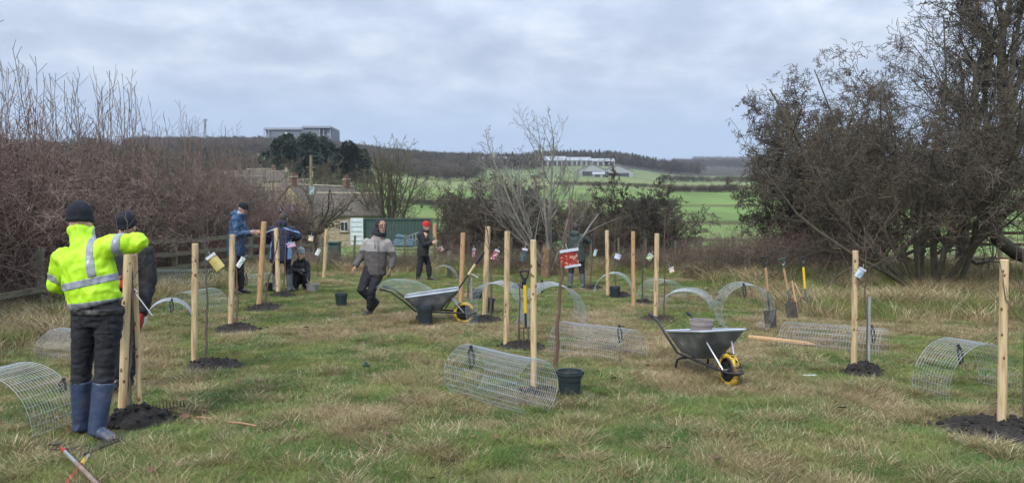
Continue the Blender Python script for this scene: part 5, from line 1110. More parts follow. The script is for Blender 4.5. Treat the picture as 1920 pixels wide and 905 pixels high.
# mast
d = 1050; g = Vector((fx(387, d), d, float(gz(fx(387, d), d)))); H = hz(225, d) - g.z; o = thing('phone_mast', g, 'grey lattice phone mast with antenna drums on the left skyline', 'mast'); MM = pmat('mast_grey', (.34, .37, .41), (.3, .33, .37), .3, .6); mb = MB()
for s in (-1, 1):
    for t in (-1, 1): mb.bar((s * 1.3, t * 1.3, -4), (s * .9, t * .9, H), .5, .5)
for i in range(9): z = H * i / 9; mb.bar((-1.2, -1.2, z), (1.1, -1.1, z + H / 9), .35, .35); mb.bar((1.2, 1.2, z), (-1.1, 1.1, z + H / 9), .35, .35)
mb.build('lattice', MM, o)
for z, w_ in ((H - .5, 4.6), (H - 4, 3.4), (H - 8, 3.0)): MB().lathe([(0, -1.1), (w_ * .55, -1.1), (w_ * .55, 1.1), (0, 1.1)], 10, (0, 0, z)).build('antenna_drum', MM, o)
# greenhouses and farm sheds across the valley
LR = pmat('white_sheet_roof', (.33, .36, .39), (.22, .24, .27), .06, .6); LW = pmat('pale_shed_wall', (.36, .37, .36), (.28, .29, .29), .05, .7); DKW = pmat('shed_dark_opening', (.05, .055, .06), (.07, .075, .08), .1, .8); GRF = pmat('grey_fibre_roof', (.33, .34, .35), (.26, .27, .28), .06, .7)
def shed(px0, px1, d, ybase, yeave, yridge, roof, wall, lab, doors=3, dep=18, name='farm_shed', rz=0):
    x0, x1 = fx(px0, d), fx(px1, d); zb = min(hz(ybase, d), float(gz((x0 + x1) / 2, d))) - .5; g = Vector(((x0 + x1) / 2, d, zb)); o = thing(name, g, lab, 'shed', None, rz); a = (x1 - x0) / 2; he_, hr_ = hz(yeave, d) - zb, hz(yridge, d) - zb
    mb = MB(); mb.box((0, dep / 2, he_ / 2 - 1.5), (2 * a, dep, he_ + 3)); mb.build('wall', wall, o)
    mb = MB(); mb.add([(-a - .5, -.6, he_), (a + .5, -.6, he_), (a + .5, dep / 2, hr_), (-a - .5, dep / 2, hr_), (-a - .5, dep + .6, he_), (a + .5, dep + .6, he_)], [(0, 1, 2, 3), (3, 2, 5, 4), (0, 3, 4), (1, 5, 2), (0, 4, 5, 1)]); mb.build('roof', roof, o)
    for i in range(doors): MB().box((-a + (i + .5) * 2 * a / doors, -.15, he_ * .45), (1.3 * a / doors, .5, he_ * .8)).build('opening', DKW, o)
    return o
shed(1018, 1062, 1010, 307, 301, 292, LR, LW, 'left third of the long white-roofed farm range on the skyline', 5, 26); shed(1063, 1108, 1010, 307, 301, 293.5, LR, LW, 'middle of the long white-roofed farm range on the skyline', 5, 26); shed(1110, 1152, 1010, 307, 302.5, 296, LR, LW, 'right end of the long white-roofed farm range on the skyline', 4, 26)
def gshed(px0, px1, d, ybase, yeave, yridge, roof, wall, lab, dep=30):     # gable towards the viewer
    x0, x1 = fx(px0, d), fx(px1, d); zb = min(hz(ybase, d), float(gz((x0 + x1) / 2, d))) - .5; g = Vector(((x0 + x1) / 2, d, zb)); o = thing('farm_shed', g, lab, 'shed'); a = (x1 - x0) / 2; he_, hr_ = hz(yeave, d) - zb, hz(yridge, d) - zb
    MB().prism([(-a, -2), (a, -2), (a, he_), (0, hr_), (-a, he_)], 0, dep).build('wall', wall, o)
    for s in (-1, 1):
        MB().add([(0, -.8, hr_ + .2), (0, dep, hr_ + .2), (s * (a + .6), dep, he_), (s * (a + .6), -.8, he_), (0, -.8, hr_ + .6), (0, dep, hr_ + .6), (s * (a + .6), dep, he_ + .4), (s * (a + .6), -.8, he_ + .4)], [(0, 1, 2, 3), (4, 7, 6, 5), (0, 3, 7, 4), (2, 6, 7, 3), (0, 4, 5, 1), (1, 5, 6, 2)]).build('roof', roof, o)
    MB().box((0, -.2, he_ * .36), (a * 1.5, .5, he_ * .72)).build('opening', DKW, o)
gshed(1086, 1133, 680, 330, 318, 308, LW, LW, 'gable-fronted grey farm shed in the valley, left one'); gshed(1128, 1186, 690, 333, 321, 310, GRF, LW, 'wide gable-fronted farm shed in the valley, right one'); shed(1112, 1142, 660, 334, 327, 322, LR, LW, 'small white lean-to in front of the two farm sheds', 2, 8)
shed(905, 950, 900, 307, 300, 293, GRF, LW, 'grey farm building beside the silo on the ridge', 3, 20); shed(862, 896, 880, 309, 303, 299, LR, LW, 'low pale building left of the ridge farm', 2, 14)
d = 880; g = Vector((fx(927, d), d, float(gz(fx(927, d), d)))); H = hz(285, d) - g.z; o = thing('silo', g, 'pale cylindrical silo on the ridge between bare trees', 'silo'); MB().lathe([(0, -2), (2.6, -2), (2.6, H - 1), (1.4, H), (0, H)], 14).build('drum', LW, o, True); MB().bar((2.9, -.5, 0), (2.9, -.5, H), .4, .4).build('ladder', FGD, o)
d = 2100; g = Vector((fx(1293, d), d, float(gz(fx(1293, d), d)))); gable_house('red_roofed_barn', g, 0, 28, 16, 9, 16, BRK, pmat('red_roof', (.40, .12, .09), (.35, .1, .08), .1, .8), 'small red roofed barn far away near the horizon', cat='barn')
# ------------------------------------------------------------------ people
def remesh(mb, name, mat, parent, voxel, smooth=3, dec=None, wr=0, wsc=9, planes=None, seed=0, stretch=(1, 1, 1)):
    me = mb.mesh(name); o = bpy.data.objects.new(name, me); COL.objects.link(o)
    bm = bmesh.new(); bm.from_mesh(me); bmesh.ops.recalc_face_normals(bm, faces=bm.faces); bm.to_mesh(me); bm.free()
    m = o.modifiers.new('r', 'REMESH'); m.mode = 'VOXEL'; m.voxel_size = voxel
    if smooth: m = o.modifiers.new('s', 'SMOOTH'); m.iterations = smooth; m.factor = .5
    if dec: m = o.modifiers.new('d', 'DECIMATE'); m.ratio = dec
    dg = bpy.context.evaluated_depsgraph_get(); ev = o.evaluated_get(dg); nm = bpy.data.meshes.new_from_object(ev); bpy.data.objects.remove(o); bpy.data.meshes.remove(me); nm.name = name
    nm.materials.clear(); nm.materials.append(mat)
    if wr:
        co = np.empty(len(nm.vertices) * 3); nm.vertices.foreach_get('co', co); co = co.reshape(-1, 3); no = np.empty_like(co); nm.vertex_normals.foreach_get('vector', no.ravel()) if False else None
        no = np.array([v.normal[:] for v in nm.vertices])
        dsp = np.array([1 - 2 * abs(mnoise.fractal((c[0] * wsc * stretch[0] + seed, c[1] * wsc * stretch[1], c[2] * wsc * stretch[2]), .8, 2.0, 3)) for c in co])
        co = co + no * (dsp * wr)[:, None]; nm.vertices.foreach_set('co', co.ravel())
    nm.polygons.foreach_set('use_smooth', [True] * len(nm.polygons)); nm.update()
    return link(name, nm, None, parent)
def slab(src, name, mat, planes, parent, off=.004):
    """piece of a garment between planes (co, no) keeping the side no points to, lifted off slightly"""
    bm = bmesh.new(); bm.from_mesh(src.data)
    for co, no in planes: bmesh.ops.bisect_plane(bm, geom=list(bm.verts) + list(bm.edges) + list(bm.faces), plane_co=co, plane_no=no, clear_inner=True)
    bm.normal_update()
    if off:
        for v in bm.verts: v.co += v.normal * off
    me = bpy.data.meshes.new(name); bm.to_mesh(me); bm.free(); me.materials.clear(); me.materials.append(mat); me.polygons.foreach_set('use_smooth', [True] * len(me.polygons))
    o = link(name, me, None, parent); s_ = o.modifiers.new('thickness', 'SOLIDIFY'); s_.thickness = .003; s_.offset = -1; return o
SKIN = pmat('skin', (.55, .33, .25), (.48, .27, .2), 30, .55); HAIR = pmat('dark_hair', (.03, .022, .018), (.05, .04, .03), 40, .7, .003); WHITE = pmat('eye_white', (.7, .7, .68), (.65, .65, .62), 10, .3)
def hand(mb, w, dr, pn, side, curl=.8, s=1.0):
    """w wrist, dr fingers' direction, pn palm normal (fingers curl towards it), side: thumb direction"""
    w = Vector(w); d = Vector(dr).normalized(); n = Vector(pn); n = (n - d * n.dot(d)).normalized(); t = d.cross(n) * side
    mb.loft([w - d * .03 * s, w, w + d * .035 * s, w + d * .075 * s, w + d * .092 * s], [(.024 * s, .019 * s), (.026 * s, .018 * s), (.038 * s, .016 * s), (.041 * s, .014 * s), (.036 * s, .011 * s)], 12, ref=t)
    for i, (o_, L_) in enumerate(((.030, .070), (.011, .078), (-.009, .073), (-.028, .058))):
        p = w + d * .085 * s + t * o_ * s; a = .25; pts = [p - d * .02 * s]; r = [.009 * s]; pts.append(p); r.append(.009 * s); c = 0
        for k_, f in enumerate((.42, .32, .26)):
            c += curl * (.7 + .12 * i) * (.8 if k_ else .55); q = d * cos(c) + n * sin(c); p = p + q * L_ * f * s; pts.append(p.copy()); r.append((.0085, .0078, .0065)[k_] * s)
        mb.loft(pts, r, 8, ref=t)
    p = w + d * .02 * s + t * .028 * s; q1 = (t * .8 + d * .7 + n * .35).normalized(); q2 = (t * .25 + d * .9 + n * .6).normalized()
    mb.loft([p - t * .015 * s, p, p + q1 * .034 * s, p + q1 * .034 * s + q2 * .030 * s, p + q1 * .034 * s + q2 * .052 * s], [.012 * s, .012 * s, .0105 * s, .0095 * s, .007 * s], 8, ref=n)
def lerp(a, b, t): return Vector(a).lerp(Vector(b), t)
def person(g, label, J, C, s=1.0, vox=.013, face=(0, -1, 0), back=False, kneel=False):
    """J: joints relative to the feet point, x right in the picture, y away, z up"""
    CL = J.pop('collar', .32)
    J = {k_: (Vector(v) if not isinstance(v, list) else v) for k_, v in J.items()}
    o = thing('person', g, label, 'person', None, 0, s)
    R = J['shR'] - J['shL']; R.z *= .3; R.normalize()
    head = J['head']; fd = Vector(face).normalized(); upv = Vector((0, 0, 1)); rt = fd.cross(upv).normalized(); uph = rt.cross(fd).normalized(); HR = Matrix((rt, fd, uph)).transposed()
    def H_(x_, y_, z_): return head + HR @ Vector((x_, y_, z_))
    hip = (J['hipL'] + J['hipR']) / 2; chest = J['chest']; neck = J['neck']
    b = MB()
    b.ball(head + uph * .01, (.076, .092, .108), 20, 14, HR); b.ball(H_(0, .035, -.05), (.055, .058, .065), 14, 10, HR)
    b.loft([H_(0, .085, .035), H_(0, .108, -.012), H_(0, .092, -.03)], [(.008, .008), (.015, .014), (.012, .008)], 8, ref=rt); b.ball(H_(0, .083, -.058), (.026, .014, .007), 8, 6, HR); b.ball(H_(0, .078, -.072), (.024, .013, .007), 8, 6, HR); b.ball(H_(0, .072, -.098), (.022, .02, .018), 8, 6, HR)
    for q in (-1, 1): b.ball(H_(q * .078, -.005, -.01), (.011, .02, .03), 8, 6, HR); b.ball(H_(q * .03, .078, .032), (.022, .014, .008), 8, 6, HR)
    b.loft([neck - (neck - chest).normalized() * .02, neck, head - uph * .05], [.07, .055, .052], 12)
    b.loft([hip, lerp(hip, chest, .5), chest, lerp(chest, neck, .7), neck], [(.14, .10), (.13, .09), (.16, .10), (.11, .08), (.06, .06)], 14, ref=R)
    for q in 'LR':
        sh, el, wr_ = J['sh' + q], J['el' + q], J['wr' + q]; b.loft([lerp(chest, sh, .6), sh, lerp(sh, el, .5), el, lerp(el, wr_, .35), wr_], [.055, .05, .045, .038, .036, .025], 10)
        hd, hn, cu = J['hand' + q][:3] if isinstance(J.get('hand' + q), list) else ((wr_ - el), (0, 1, 0), .8)
        hand(b, wr_, hd, hn, J['hand' + q][3] if isinstance(J.get('hand' + q), list) else 1, cu)
        hp, kn, an = J['hip' + q], J['kn' + q], J['an' + q]; b.loft([hp, lerp(hp, kn, .5), kn, lerp(kn, an, .35), an], [.075, .065, .05, .048, .035], 10); toe = J['toe' + q]; b.loft([an, an + (toe - an) * .5, toe], [.035, .035, .025], 8)
    remesh(b, 'body', C.get('skin', SKIN), o, .0062, 2, .12)
    # eyes, brows and mouth
    if not back:
        for q in (-1, 1):
            e_ = MB(); e_.ball(H_(q * .030, .080, .012), (.012, .007, .008), 10, 8, HR); e_.build('eye', WHITE, o, True); e_ = MB(); e_.ball(H_(q * .030, .0855, .012), (.0055, .003, .0055), 8, 6, HR); e_.build('iris', HAIR, o, True)
            e_ = MB(); e_.tube([H_(q * .012, .091, .034), H_(q * .03, .093, .04), H_(q * .048, .080, .034)], .0045, 6); e_.build('eyebrow', C.get('hair', HAIR), o, True)
        e_ = MB(); e_.tube([H_(-.022, .090, -.064), H_(0, .098, -.065), H_(.022, .090, -.064)], .0035, 6); e_.build('mouth', pmat('lips', (.35, .13, .11), (.3, .1, .09), 10, .5), o, True)
    if 'hairm' in C:
        e_ = MB(); e_.ball(H_(0, -.015, .015), (.083, .092, .105), 16, 12, HR); hb_ = e_.build('hair', C['hairm'], o, True)
        bm = bmesh.new(); bm.from_mesh(hb_.data); bmesh.ops.bisect_plane(bm, geom=list(bm.verts) + list(bm.edges) + list(bm.faces), plane_co=H_(0, .03, -.02), plane_no=HR @ Vector((0, -.8, .55)), clear_inner=True); bm.to_mesh(hb_.data); bm.free()
    # hat
    if 'hat' in C:
        e_ = MB(); n = 18; hs = C.get('hatshape', 1)
        rings = [(0, .93), (.035, 1.0), (.07, .96), (.10, .80), (.125, .52), (.137, .2), (.139, .01)]; vs = []
        e_.loft([H_(0, -.01 - z_ * .25, .028 + z_ * hs * .95 - (.0)) for z_, _ in rings], [(.088 * r_, .102 * r_) for _, r_ in rings], n, ref=rt)
        e_.loft([H_(0, -.012, .012), H_(0, -.012, .028), H_(0, -.014, .052)], [(.089, .105), (.094, .110), (.090, .106)], n, ref=rt)
        remesh(e_, 'hat', C['hat'], o, .008, 2, None, .0025, 26, stretch=(1.6, 1.6, .3))
        if 'brim' in C: MB().loft([H_(0, .085, .03), H_(0, .135, .018), H_(0, .155, .012)], [(.07, .006), (.062, .005), (.035, .004)], 12, ref=rt).build('brim', C['hat'], o, True)
    # trousers
    w_ = C.get('w', 1.0); t = MB(); hm = C.get('leg_end', .12); wst = hip + (chest - hip) * .28
    t.loft([hip - Vector((0, 0, .09)), hip, lerp(hip, wst, .6), wst], [(.13 * w_, .115), (.175 * w_, .135), (.168 * w_, .125), (.155 * w_, .115)], 16, ref=R)
    for q in 'LR':
        hp, kn, an = J['hip' + q], J['kn' + q], J['an' + q]; e1 = lerp(an, kn, hm); sg = -1 if q == 'L' else 1
        t.loft([hp + Vector((0, 0, .05)), lerp(hp, kn, .3), lerp(hp, kn, .7), kn, lerp(kn, e1, .35), lerp(kn, e1, .8), e1], [(.095, .11), (.092, .10), (.075, .08), (.066, .072), (.068, .075), (.06, .066), (.058, .062)], 14, ref=R)
    tr = remesh(t, 'trousers', C['trousers'], o, vox, 2, None, .009, 10, seed=3, stretch=(1, 1, 1.7))
    # boots
    for q in 'LR':
        an, kn, toe = J['an' + q], J['kn' + q], J['toe' + q]; t = MB(); bh = C.get('boot_h', .18); top = lerp(an, kn, bh / max((kn - an).length, .1)); f_ = (toe - an); ff = Vector((f_.x, f_.y, 0)).normalized(); sole = min(an.z, toe.z) - .0
        wl = C.get('boot_w', 1.0) if bh > .25 else .82
        t.loft([top, lerp(top, an, .5), an + Vector((0, 0, .03)), an - (kn - an).normalized() * .04], [.071 * wl, .064 * wl, .056 * wl, .056 * wl], 14, ref=ff)
        t.loft([an - f_ * .38 + Vector((0, 0, -.035)), an + Vector((0, 0, -.025)), an + f_ * .5, toe - f_ * .12, toe], [(.032, .036), (.046, .046), (.046, .038), (.046, .032), (.03, .024)], 12, ref=ff.cross(Vector((0, 0, 1))))
        remesh(t, 'boot', C['boots'], o, .010, 2, None, .002, 14)
    # jacket
    t = MB(); jl = C.get('jk_len', .14); hem = hip - (chest - hip).normalized() * (jl - .12); jw = C.get('jw', 1.0); sm = (J['shL'] + J['shR']) / 2; sw = (J['shR'] - J['shL']).length / 2
    t.loft([hem, lerp(hem, hip, .5) if jl > .14 else lerp(hem, chest, .15), lerp(hip, chest, .35), lerp(hip, chest, .75), lerp(chest, sm, .5), sm + Vector((0, 0, .0)), lerp(sm, neck, .55), neck + (head - neck) * .12],
           [(.185 * jw, .135 * jw), (.19 * jw, .145 * jw), (.185 * jw, .145 * jw), (sw * .98 + .015, .150), (sw * .97 + .01, .14), (sw * .82, .115), (sw * .48, .095), (.072, .078)], 22, ref=R)
    for q in 'LR':
        sh, el, wr_ = J['sh' + q], J['el' + q], J['wr' + q]; k_ = C.get('sl', 1.0)
        t.ball(sh, .078 * k_, 12, 8); t.loft([lerp(sh, chest, .35), sh, lerp(sh, el, .5), el, lerp(el, wr_, .4), lerp(el, wr_, .85), wr_], [(.085 * k_, .09 * k_), .078 * k_, .072 * k_, .064 * k_, .060 * k_, .050 * k_, .044 * k_], 14); t.ball(el, .065 * k_, 12, 8)
    if C.get('collar', 1): t.loft([neck - Vector((0, 0, .03)), neck + (head - neck) * CL], [(.09, .095), (.084, .094)], 16, ref=R)
    if 'hoodback' in C: hb_ = neck - fd * .085 + Vector((0, 0, -.02)); t.ball(hb_, (.12, .065, .085), 14, 10)
    jk = remesh(t, 'jacket', C['jacket'], o, vox, 3, None, C.get('wr', .012), C.get('wsc', 7), seed=9, stretch=(1.25, 1, .85))
    # open cuffs read as the hand leaving the sleeve
    for q in 'LR':
        if C.get('glove'):
            t = MB(); hd, hn, cu, sg = J['hand' + q]; hand(t, J['wr' + q], hd, hn, sg, cu, 1.22); remesh(t, 'glove', C['glove'], o, .0075, 1)
    return o, jk, tr, J
CT = lambda n, a, b=None, r=.85, bu=.0015, sc=14: pmat(n, a, b, sc, r, bu, bscale=90)
BEAN = CT('black_knit', (.008, .010, .018), (.013, .015, .024), .95, .003); DENIM = CT('black_denim', (.012, .012, .016), (.024, .024, .03)); WELL = pmat('navy_rubber_boot', (.035, .052, .10), (.12, .10, .08), 7, .42, .001, c3=(.045, .065, .12), mr=(.4, .72))
HV = CT('yellow_hi_vis_fabric', (.50, .84, .02), (.42, .74, .015), .6, .001, 5); REF = pmat('grey_reflective_tape', (.26, .28, .32), (.32, .34, .38), 20, .35); BLKJ = CT('black_coat', (.014, .014, .016), (.026, .026, .03)); NAVY = CT('blue_raincoat', (.022, .062, .135), (.03, .08, .17), .5, .001); NAVD = CT('navy_coat', (.012, .018, .048), (.02, .028, .065)); DKTR = CT('charcoal_trousers', (.016, .016, .02), (.028, .028, .032)); GREYJ = CT('taupe_jacket', (.085, .075, .075), (.105, .095, .092)); GREYL = CT('light_grey_yoke', (.27, .26, .25), (.33, .31, .30)); RED_H = CT('red_knit', (.55, .02, .025), (.45, .015, .02)); GRNJ = CT('dark_green_coat', (.032, .052, .048), (.048, .068, .062)); BOOTB = pmat('black_leather_boot', (.012, .012, .013), (.03, .027, .025), 10, .5, .002); WELG = pmat('grey_rubber_boot', (.08, .09, .10), (.12, .13, .14), 8, .45); REDG = CT('red_glove', (.40, .03, .03), (.3, .02, .025)); BLUL = CT('light_blue_trim', (.18, .32, .55), (.22, .36, .6)); GRYH = CT('grey_knit', (.30, .31, .34), (.18, .19, .21), .9, .004, 40)

# 1 man in the yellow jacket, seen from behind
g = G(182, 824); s1 = 1.0
J = dict(head=(-.125, .06, 1.675), neck=(-.10, .03, 1.565), chest=(-.055, .0, 1.36), collar=.75, shL=(-.24, .03, 1.405), shR=(.13, -.02, 1.50), elL=(-.335, .10, 1.20), wrL=(-.20, .36, 1.16), elR=(.315, .05, 1.53), wrR=(.08, .33, 1.49), handL=[(.5, .8, .1), (.6, 0, .8), .8, 1], handR=[(-.8, .5, -.1), (-.2, .2, -1), .8, 1],
         hipL=(-.06, 0, .98), hipR=(.12, 0, .99), knL=(-.14, .05, .52), knR=(.07, .0, .52), anL=(-.165, .08, .10), anR=(.03, -.05, .10), toeL=(-.13, .24, .03), toeR=(.20, -.13, .035))
o, jk, tr, J = person(g, 'man in a yellow high visibility jacket, black beanie and navy wellingtons, seen from behind', J, dict(hat=BEAN, hatshape=1.12, trousers=DENIM, boots=WELL, boot_h=.355, jacket=HV, jw=1.05, jk_len=.05, boot_w=1.1, w=1.0, wr=.013, wsc=7, leg_end=.62, sl=1.12), vox=.0115, face=(.15, 1, -.12), back=True)
def pl(co, no): return (Vector(co), Vector(no))
tl = Vector((-.30, 0, 1))     # the bands sit tilted
slab(jk, 'reflective_band', REF, [pl((-.04, 0, 1.195), (-.22, 0, 1)), pl((-.04, 0, 1.25), (.22, 0, -1)), pl((-.27, 0, 1.2), (1, 0, .25)), pl((.178, 0, 1.2), (-1, 0, .1))], o)
slab(jk, 'reflective_band', REF, [pl((.015, 0, 1.4), (1, 0, .16)), pl((.070, 0, 1.4), (-1, 0, -.16)), pl((0, 0, 1.265), (-.22, 0, 1)), pl((0, .0, 1.3), (0, -1, .35))], o, .0035)
slab(jk, 'reflective_band', REF, [pl((.185, 0, 1.5), (1, 0, .0)), pl((.235, 0, 1.5), (-1, 0, -.0)), pl((0, 0, 1.40), (0, 0, 1)), pl((0, .17, 1.5), (0, -1, 0))], o, .004)
slab(jk, 'reflective_band', REF, [pl((-.3, 0, 1.215), (.35, 0, 1)), pl((-.3, 0, 1.27), (-.35, 0, -1)), pl((-.275, 0, 1.2), (-1, 0, -.25))], o, .004)
slab(jk, 'hem_band', pmat('grey_hem', (.19, .20, .22), (.24, .25, .27), 20, .5), [pl((0, 0, .98), (0, 0, 1)), pl((0, 0, 1.085), (.12, 0, -1)), ], o, .006)
slab(tr, 'belt', BOOTB, [pl((0, 0, .985), (0, 0, 1)), pl((0, 0, 1.028), (0, 0, -1))], o, .006)
slab(tr, 'back_pocket', DENIM, [pl((.04, 0, .9), (1, 0, 0)), pl((.15, 0, .9), (-1, 0, 0)), pl((0, 0, .84), (0, 0, 1)), pl((0, 0, .96), (0, 0, -1)), pl((0, 0, 0), (0, -1, 0))], o, .005)
# 2 man behind the stakes
g = G(238, 733)
J = dict(head=(.035, -.02, 1.60), neck=(.035, .0, 1.47), chest=(.035, 0, 1.28), shL=(-.14, 0, 1.37), shR=(.20, 0, 1.37), elL=(-.20, -.10, 1.10), wrL=(.05, -.26, 1.08), elR=(.24, -.0, 1.08), wrR=(.20, -.08, .78), handL=[(1, -.2, 0), (0, -1, 0), .9, -1], handR=[(-.1, -.1, -1), (-1, 0, 0), .6, 1],
         hipL=(-.05, 0, .92), hipR=(.10, 0, .92), knL=(-.07, 0, .50), knR=(.03, .0, .50), anL=(-.08, .0, .10), anR=(.0, .03, .10), toeL=(-.1, -.15, .03), toeR=(.0, -.13, .03))
person(g, 'man in black coat and dark hat with red gloves, mostly hidden behind the two stakes', J, dict(hat=BEAN, trousers=DENIM, boots=BOOTB, jacket=BLKJ, jk_len=.30, glove=REDG), vox=.015, face=(-.2, -1, -.5))
# 3 man in blue coat, side on
g = G(444, 552)
J = dict(head=(.155, -.02, 1.735), neck=(.08, 0, 1.60), chest=(.03, 0, 1.40), shL=(.02, .16, 1.50), shR=(.04, -.17, 1.50), elL=(.12, .2, 1.22), wrL=(.34, .10, 1.26), elR=(.08, -.22, 1.21), wrR=(.33, -.14, 1.26), handL=[(1, -.1, .1), (0, -1, .2), .8, 1], handR=[(1, .1, .1), (0, 1, .2), .8, -1],
         hipL=(0, .09, .96), hipR=(0, -.09, .96), knL=(.04, .09, .52), knR=(-.03, -.09, .52), anL=(.06, .1, .10), anR=(-.05, -.1, .10), toeL=(.24, .12, .03), toeR=(.13, -.12, .03))
o, jk, tr, J = person(g, 'man in a blue hooded raincoat and black cap looking down at his hands, facing right', J, dict(hat=BEAN, hatshape=.72, brim=1, trousers=DKTR, boots=BOOTB, jacket=NAVY, jk_len=.28, jw=1.12, hoodback=1, sl=1.12, wr=.014), s=1.0, vox=.015, face=(1, -.25, -.55))
MB().loft([J['neck'] + Vector((.0, 0, .0)), J['neck'] + Vector((.035, 0, .055))], [(.075, .085), (.072, .080)], 14, ref=(1, 0, 0)).build('collar', pmat('pale_grey_collar', (.42, .45, .5), (.4, .43, .48), 9, .7), o, True)
# 4 person in navy coat from behind, bending
g = G(528, 549)
J = dict(head=(.02, .13, 1.56), neck=(.01, .08, 1.42), chest=(0, .03, 1.22), shL=(-.19, .06, 1.32), shR=(.19, .06, 1.32), elL=(-.34, .12, 1.10), wrL=(-.18, .34, 1.05), elR=(.33, .10, 1.18), wrR=(.15, .34, 1.10), handL=[(.6, .8, 0), (0, .3, -1), .7, 1], handR=[(-.6, .8, 0), (0, .3, -1), .7, -1],
         hipL=(-.09, -.02, .86), hipR=(.09, -.02, .86), knL=(-.12, .03, .46), knR=(.15, .03, .46), anL=(-.13, .0, .10), anR=(.18, .0, .10), toeL=(-.15, .17, .03), toeR=(.22, .16, .03))
o, jk, tr, J = person(g, 'person in a navy coat with pale blue shoulder piping, seen from behind, bending forward', J, dict(hairm=HAIR, trousers=DKTR, boots=WELG, boot_h=.30, jacket=NAVD, jk_len=.34, jw=1.15, hoodback=1, sl=1.15, leg_end=.7), vox=.015, face=(0, 1, -.6), back=True)
slab(jk, 'shoulder_piping', pmat('white_piping', (.55, .6, .7), (.5, .56, .66), 9, .6), [pl((-.19, 0, 1.300), (-.35, 0, 1)), pl((-.19, 0, 1.325), (.35, 0, -1)), pl((-.06, 0, 0), (-1, 0, 0)), pl((0, .12, 0), (0, -1, 0))], o, .004)
slab(jk, 'shoulder_piping', BLUL, [pl((.19, 0, 1.31), (.35, 0, 1)), pl((.19, 0, 1.335), (-.35, 0, -1)), pl((.06, 0, 0), (1, 0, 0)), pl((0, .12, 0), (0, -1, 0))], o, .004)
for s_ in (-1, 1): slab(jk, 'side_panel', BLUL, [pl((s_ * .17, 0, .9), (s_, 0, 0)), pl((0, 0, .72), (0, 0, 1)), pl((0, 0, 1.08), (0, 0, -1)), pl((s_ * .24, 0, 0), (-s_, 0, 0))], o, .003)
# 5 crouching child
g = G(565, 546)
J = dict(head=(0, -.02, .80), neck=(0, .03, .68), chest=(-.01, .04, .54), shL=(-.12, .03, .60), shR=(.11, .03, .60), elL=(-.15, -.05, .44), wrL=(.0, -.20, .45), elR=(.16, -.06, .38), wrR=(.19, -.20, .26), handL=[(1, -.1, .2), (0, -1, 0), 1.0, 1], handR=[(.3, -.4, -.8), (-1, 0, 0), .6, 1],
         hipL=(-.07, .1, .25), hipR=(.07, .1, .25), knL=(-.12, -.12, .36), knR=(.12, -.12, .34), anL=(-.10, -.02, .08), anR=(.10, -.02, .08), toeL=(-.11, -.16, .025), toeR=(.11, -.16, .025))
person(g, 'child in a dark padded coat and grey woolly hat crouching beside the grey trough', J, dict(hat=GRYH, trousers=DKTR, boots=BOOTB, jacket=BLKJ, jk_len=.14, jw=.85, sl=.85, glove=pmat('grey_glove', (.07, .07, .08), (.1, .1, .11), 9, .8), w=.8), s=1.0, vox=.014, face=(-.05, -1, -.05))
# 6 walking man
g = G(692, 592)
J = dict(head=(.225, -.05, 1.515), neck=(.175, 0, 1.39), chest=(.13, 0, 1.17), shL=(-.03, .03, 1.235), shR=(.315, -.02, 1.235), elL=(-.125, .05, 1.02), wrL=(-.205, -.12, .85), elR=(.405, .04, .99), wrR=(.375, -.08, .80), handL=[(-.45, -.3, -.8), (.5, .3, -.4), .55, 1], handR=[(-.15, -.15, -1), (-1, .2, 0), .75, 1],
         hipL=(.02, 0, .78), hipR=(.19, 0, .78), knL=(-.10, -.18, .46), knR=(.07, -.12, .45), anL=(.10, .10, .22), anR=(.01, .0, .09), toeL=(.02, .06, .06), toeR=(-.07, -.14, .02))
TAUP = GREYJ
o, jk, tr, J = person(g, 'walking man in a grey and taupe jacket with dark hood up, glasses and grey moustache', J, dict(trousers=DENIM, boots=BOOTB, jacket=GREYJ, jk_len=.20, jw=1.0, sl=.95, wr=.009, wsc=5, skin=pmat('tanned_skin', (.36, .20, .14), (.30, .16, .11), 30, .55)), s=1.0, vox=.013, face=(.62, -1, -.1))
slab(jk, 'light_yoke', GREYL, [pl((.2, 0, 1.09), (.04, 0, 1))], o, .003)
for s_, p_ in ((-1, (.135, -.16, 1.28)), (1, (.20, -.165, 1.28))): MB().tube([Vector(p_), Vector(p_) + Vector((0, -.008, -.16 - .03 * s_))], .0045, 6).build('drawstring', BLKJ, o, True)
MB().tube([(.175, -.172, 1.30), (.185, -.185, 1.05), (.19, -.175, .74)], .0035, 5).build('zip', BLKJ, o, True)
fd = Vector((.62, -1, -.1)).normalized(); rt = fd.cross(Vector((0, 0, 1))).normalized(); uph = rt.cross(fd); HR = Matrix((rt, fd, uph)).transposed(); hd = J['head']; t = MB()
for z_ in range(9): pass
t.ball(hd + HR @ Vector((0, -.028, .012)), (.098, .100, .128), 20, 14, HR); t.loft([hd + HR @ Vector((0, -.03, -.04)), J['neck'] + Vector((0, -.01, -.02))], [(.10, .10), (.13, .11)], 16, ref=rt)
hood = remesh(t, 'hood', CT('dark_navy_hood', (.016, .016, .026), (.026, .026, .036)), o, .011, 2, None, .006, 12)
bm = bmesh.new(); bm.from_mesh(hood.data)
dl = [f for f in bm.faces if (HR.transposed() @ (f.calc_center_median() - hd)).y > .042 and (HR.transposed() @ (f.calc_center_median() - hd)).z < .066 and (HR.transposed() @ (f.calc_center_median() - hd)).z > -.10 and abs((HR.transposed() @ (f.calc_center_median() - hd)).x) < .068]
bmesh.ops.delete(bm, geom=dl, context='FACES'); bm.to_mesh(hood.data); bm.free(); q = hood.modifiers.new('thickness', 'SOLIDIFY'); q.thickness = .012
mb = MB()
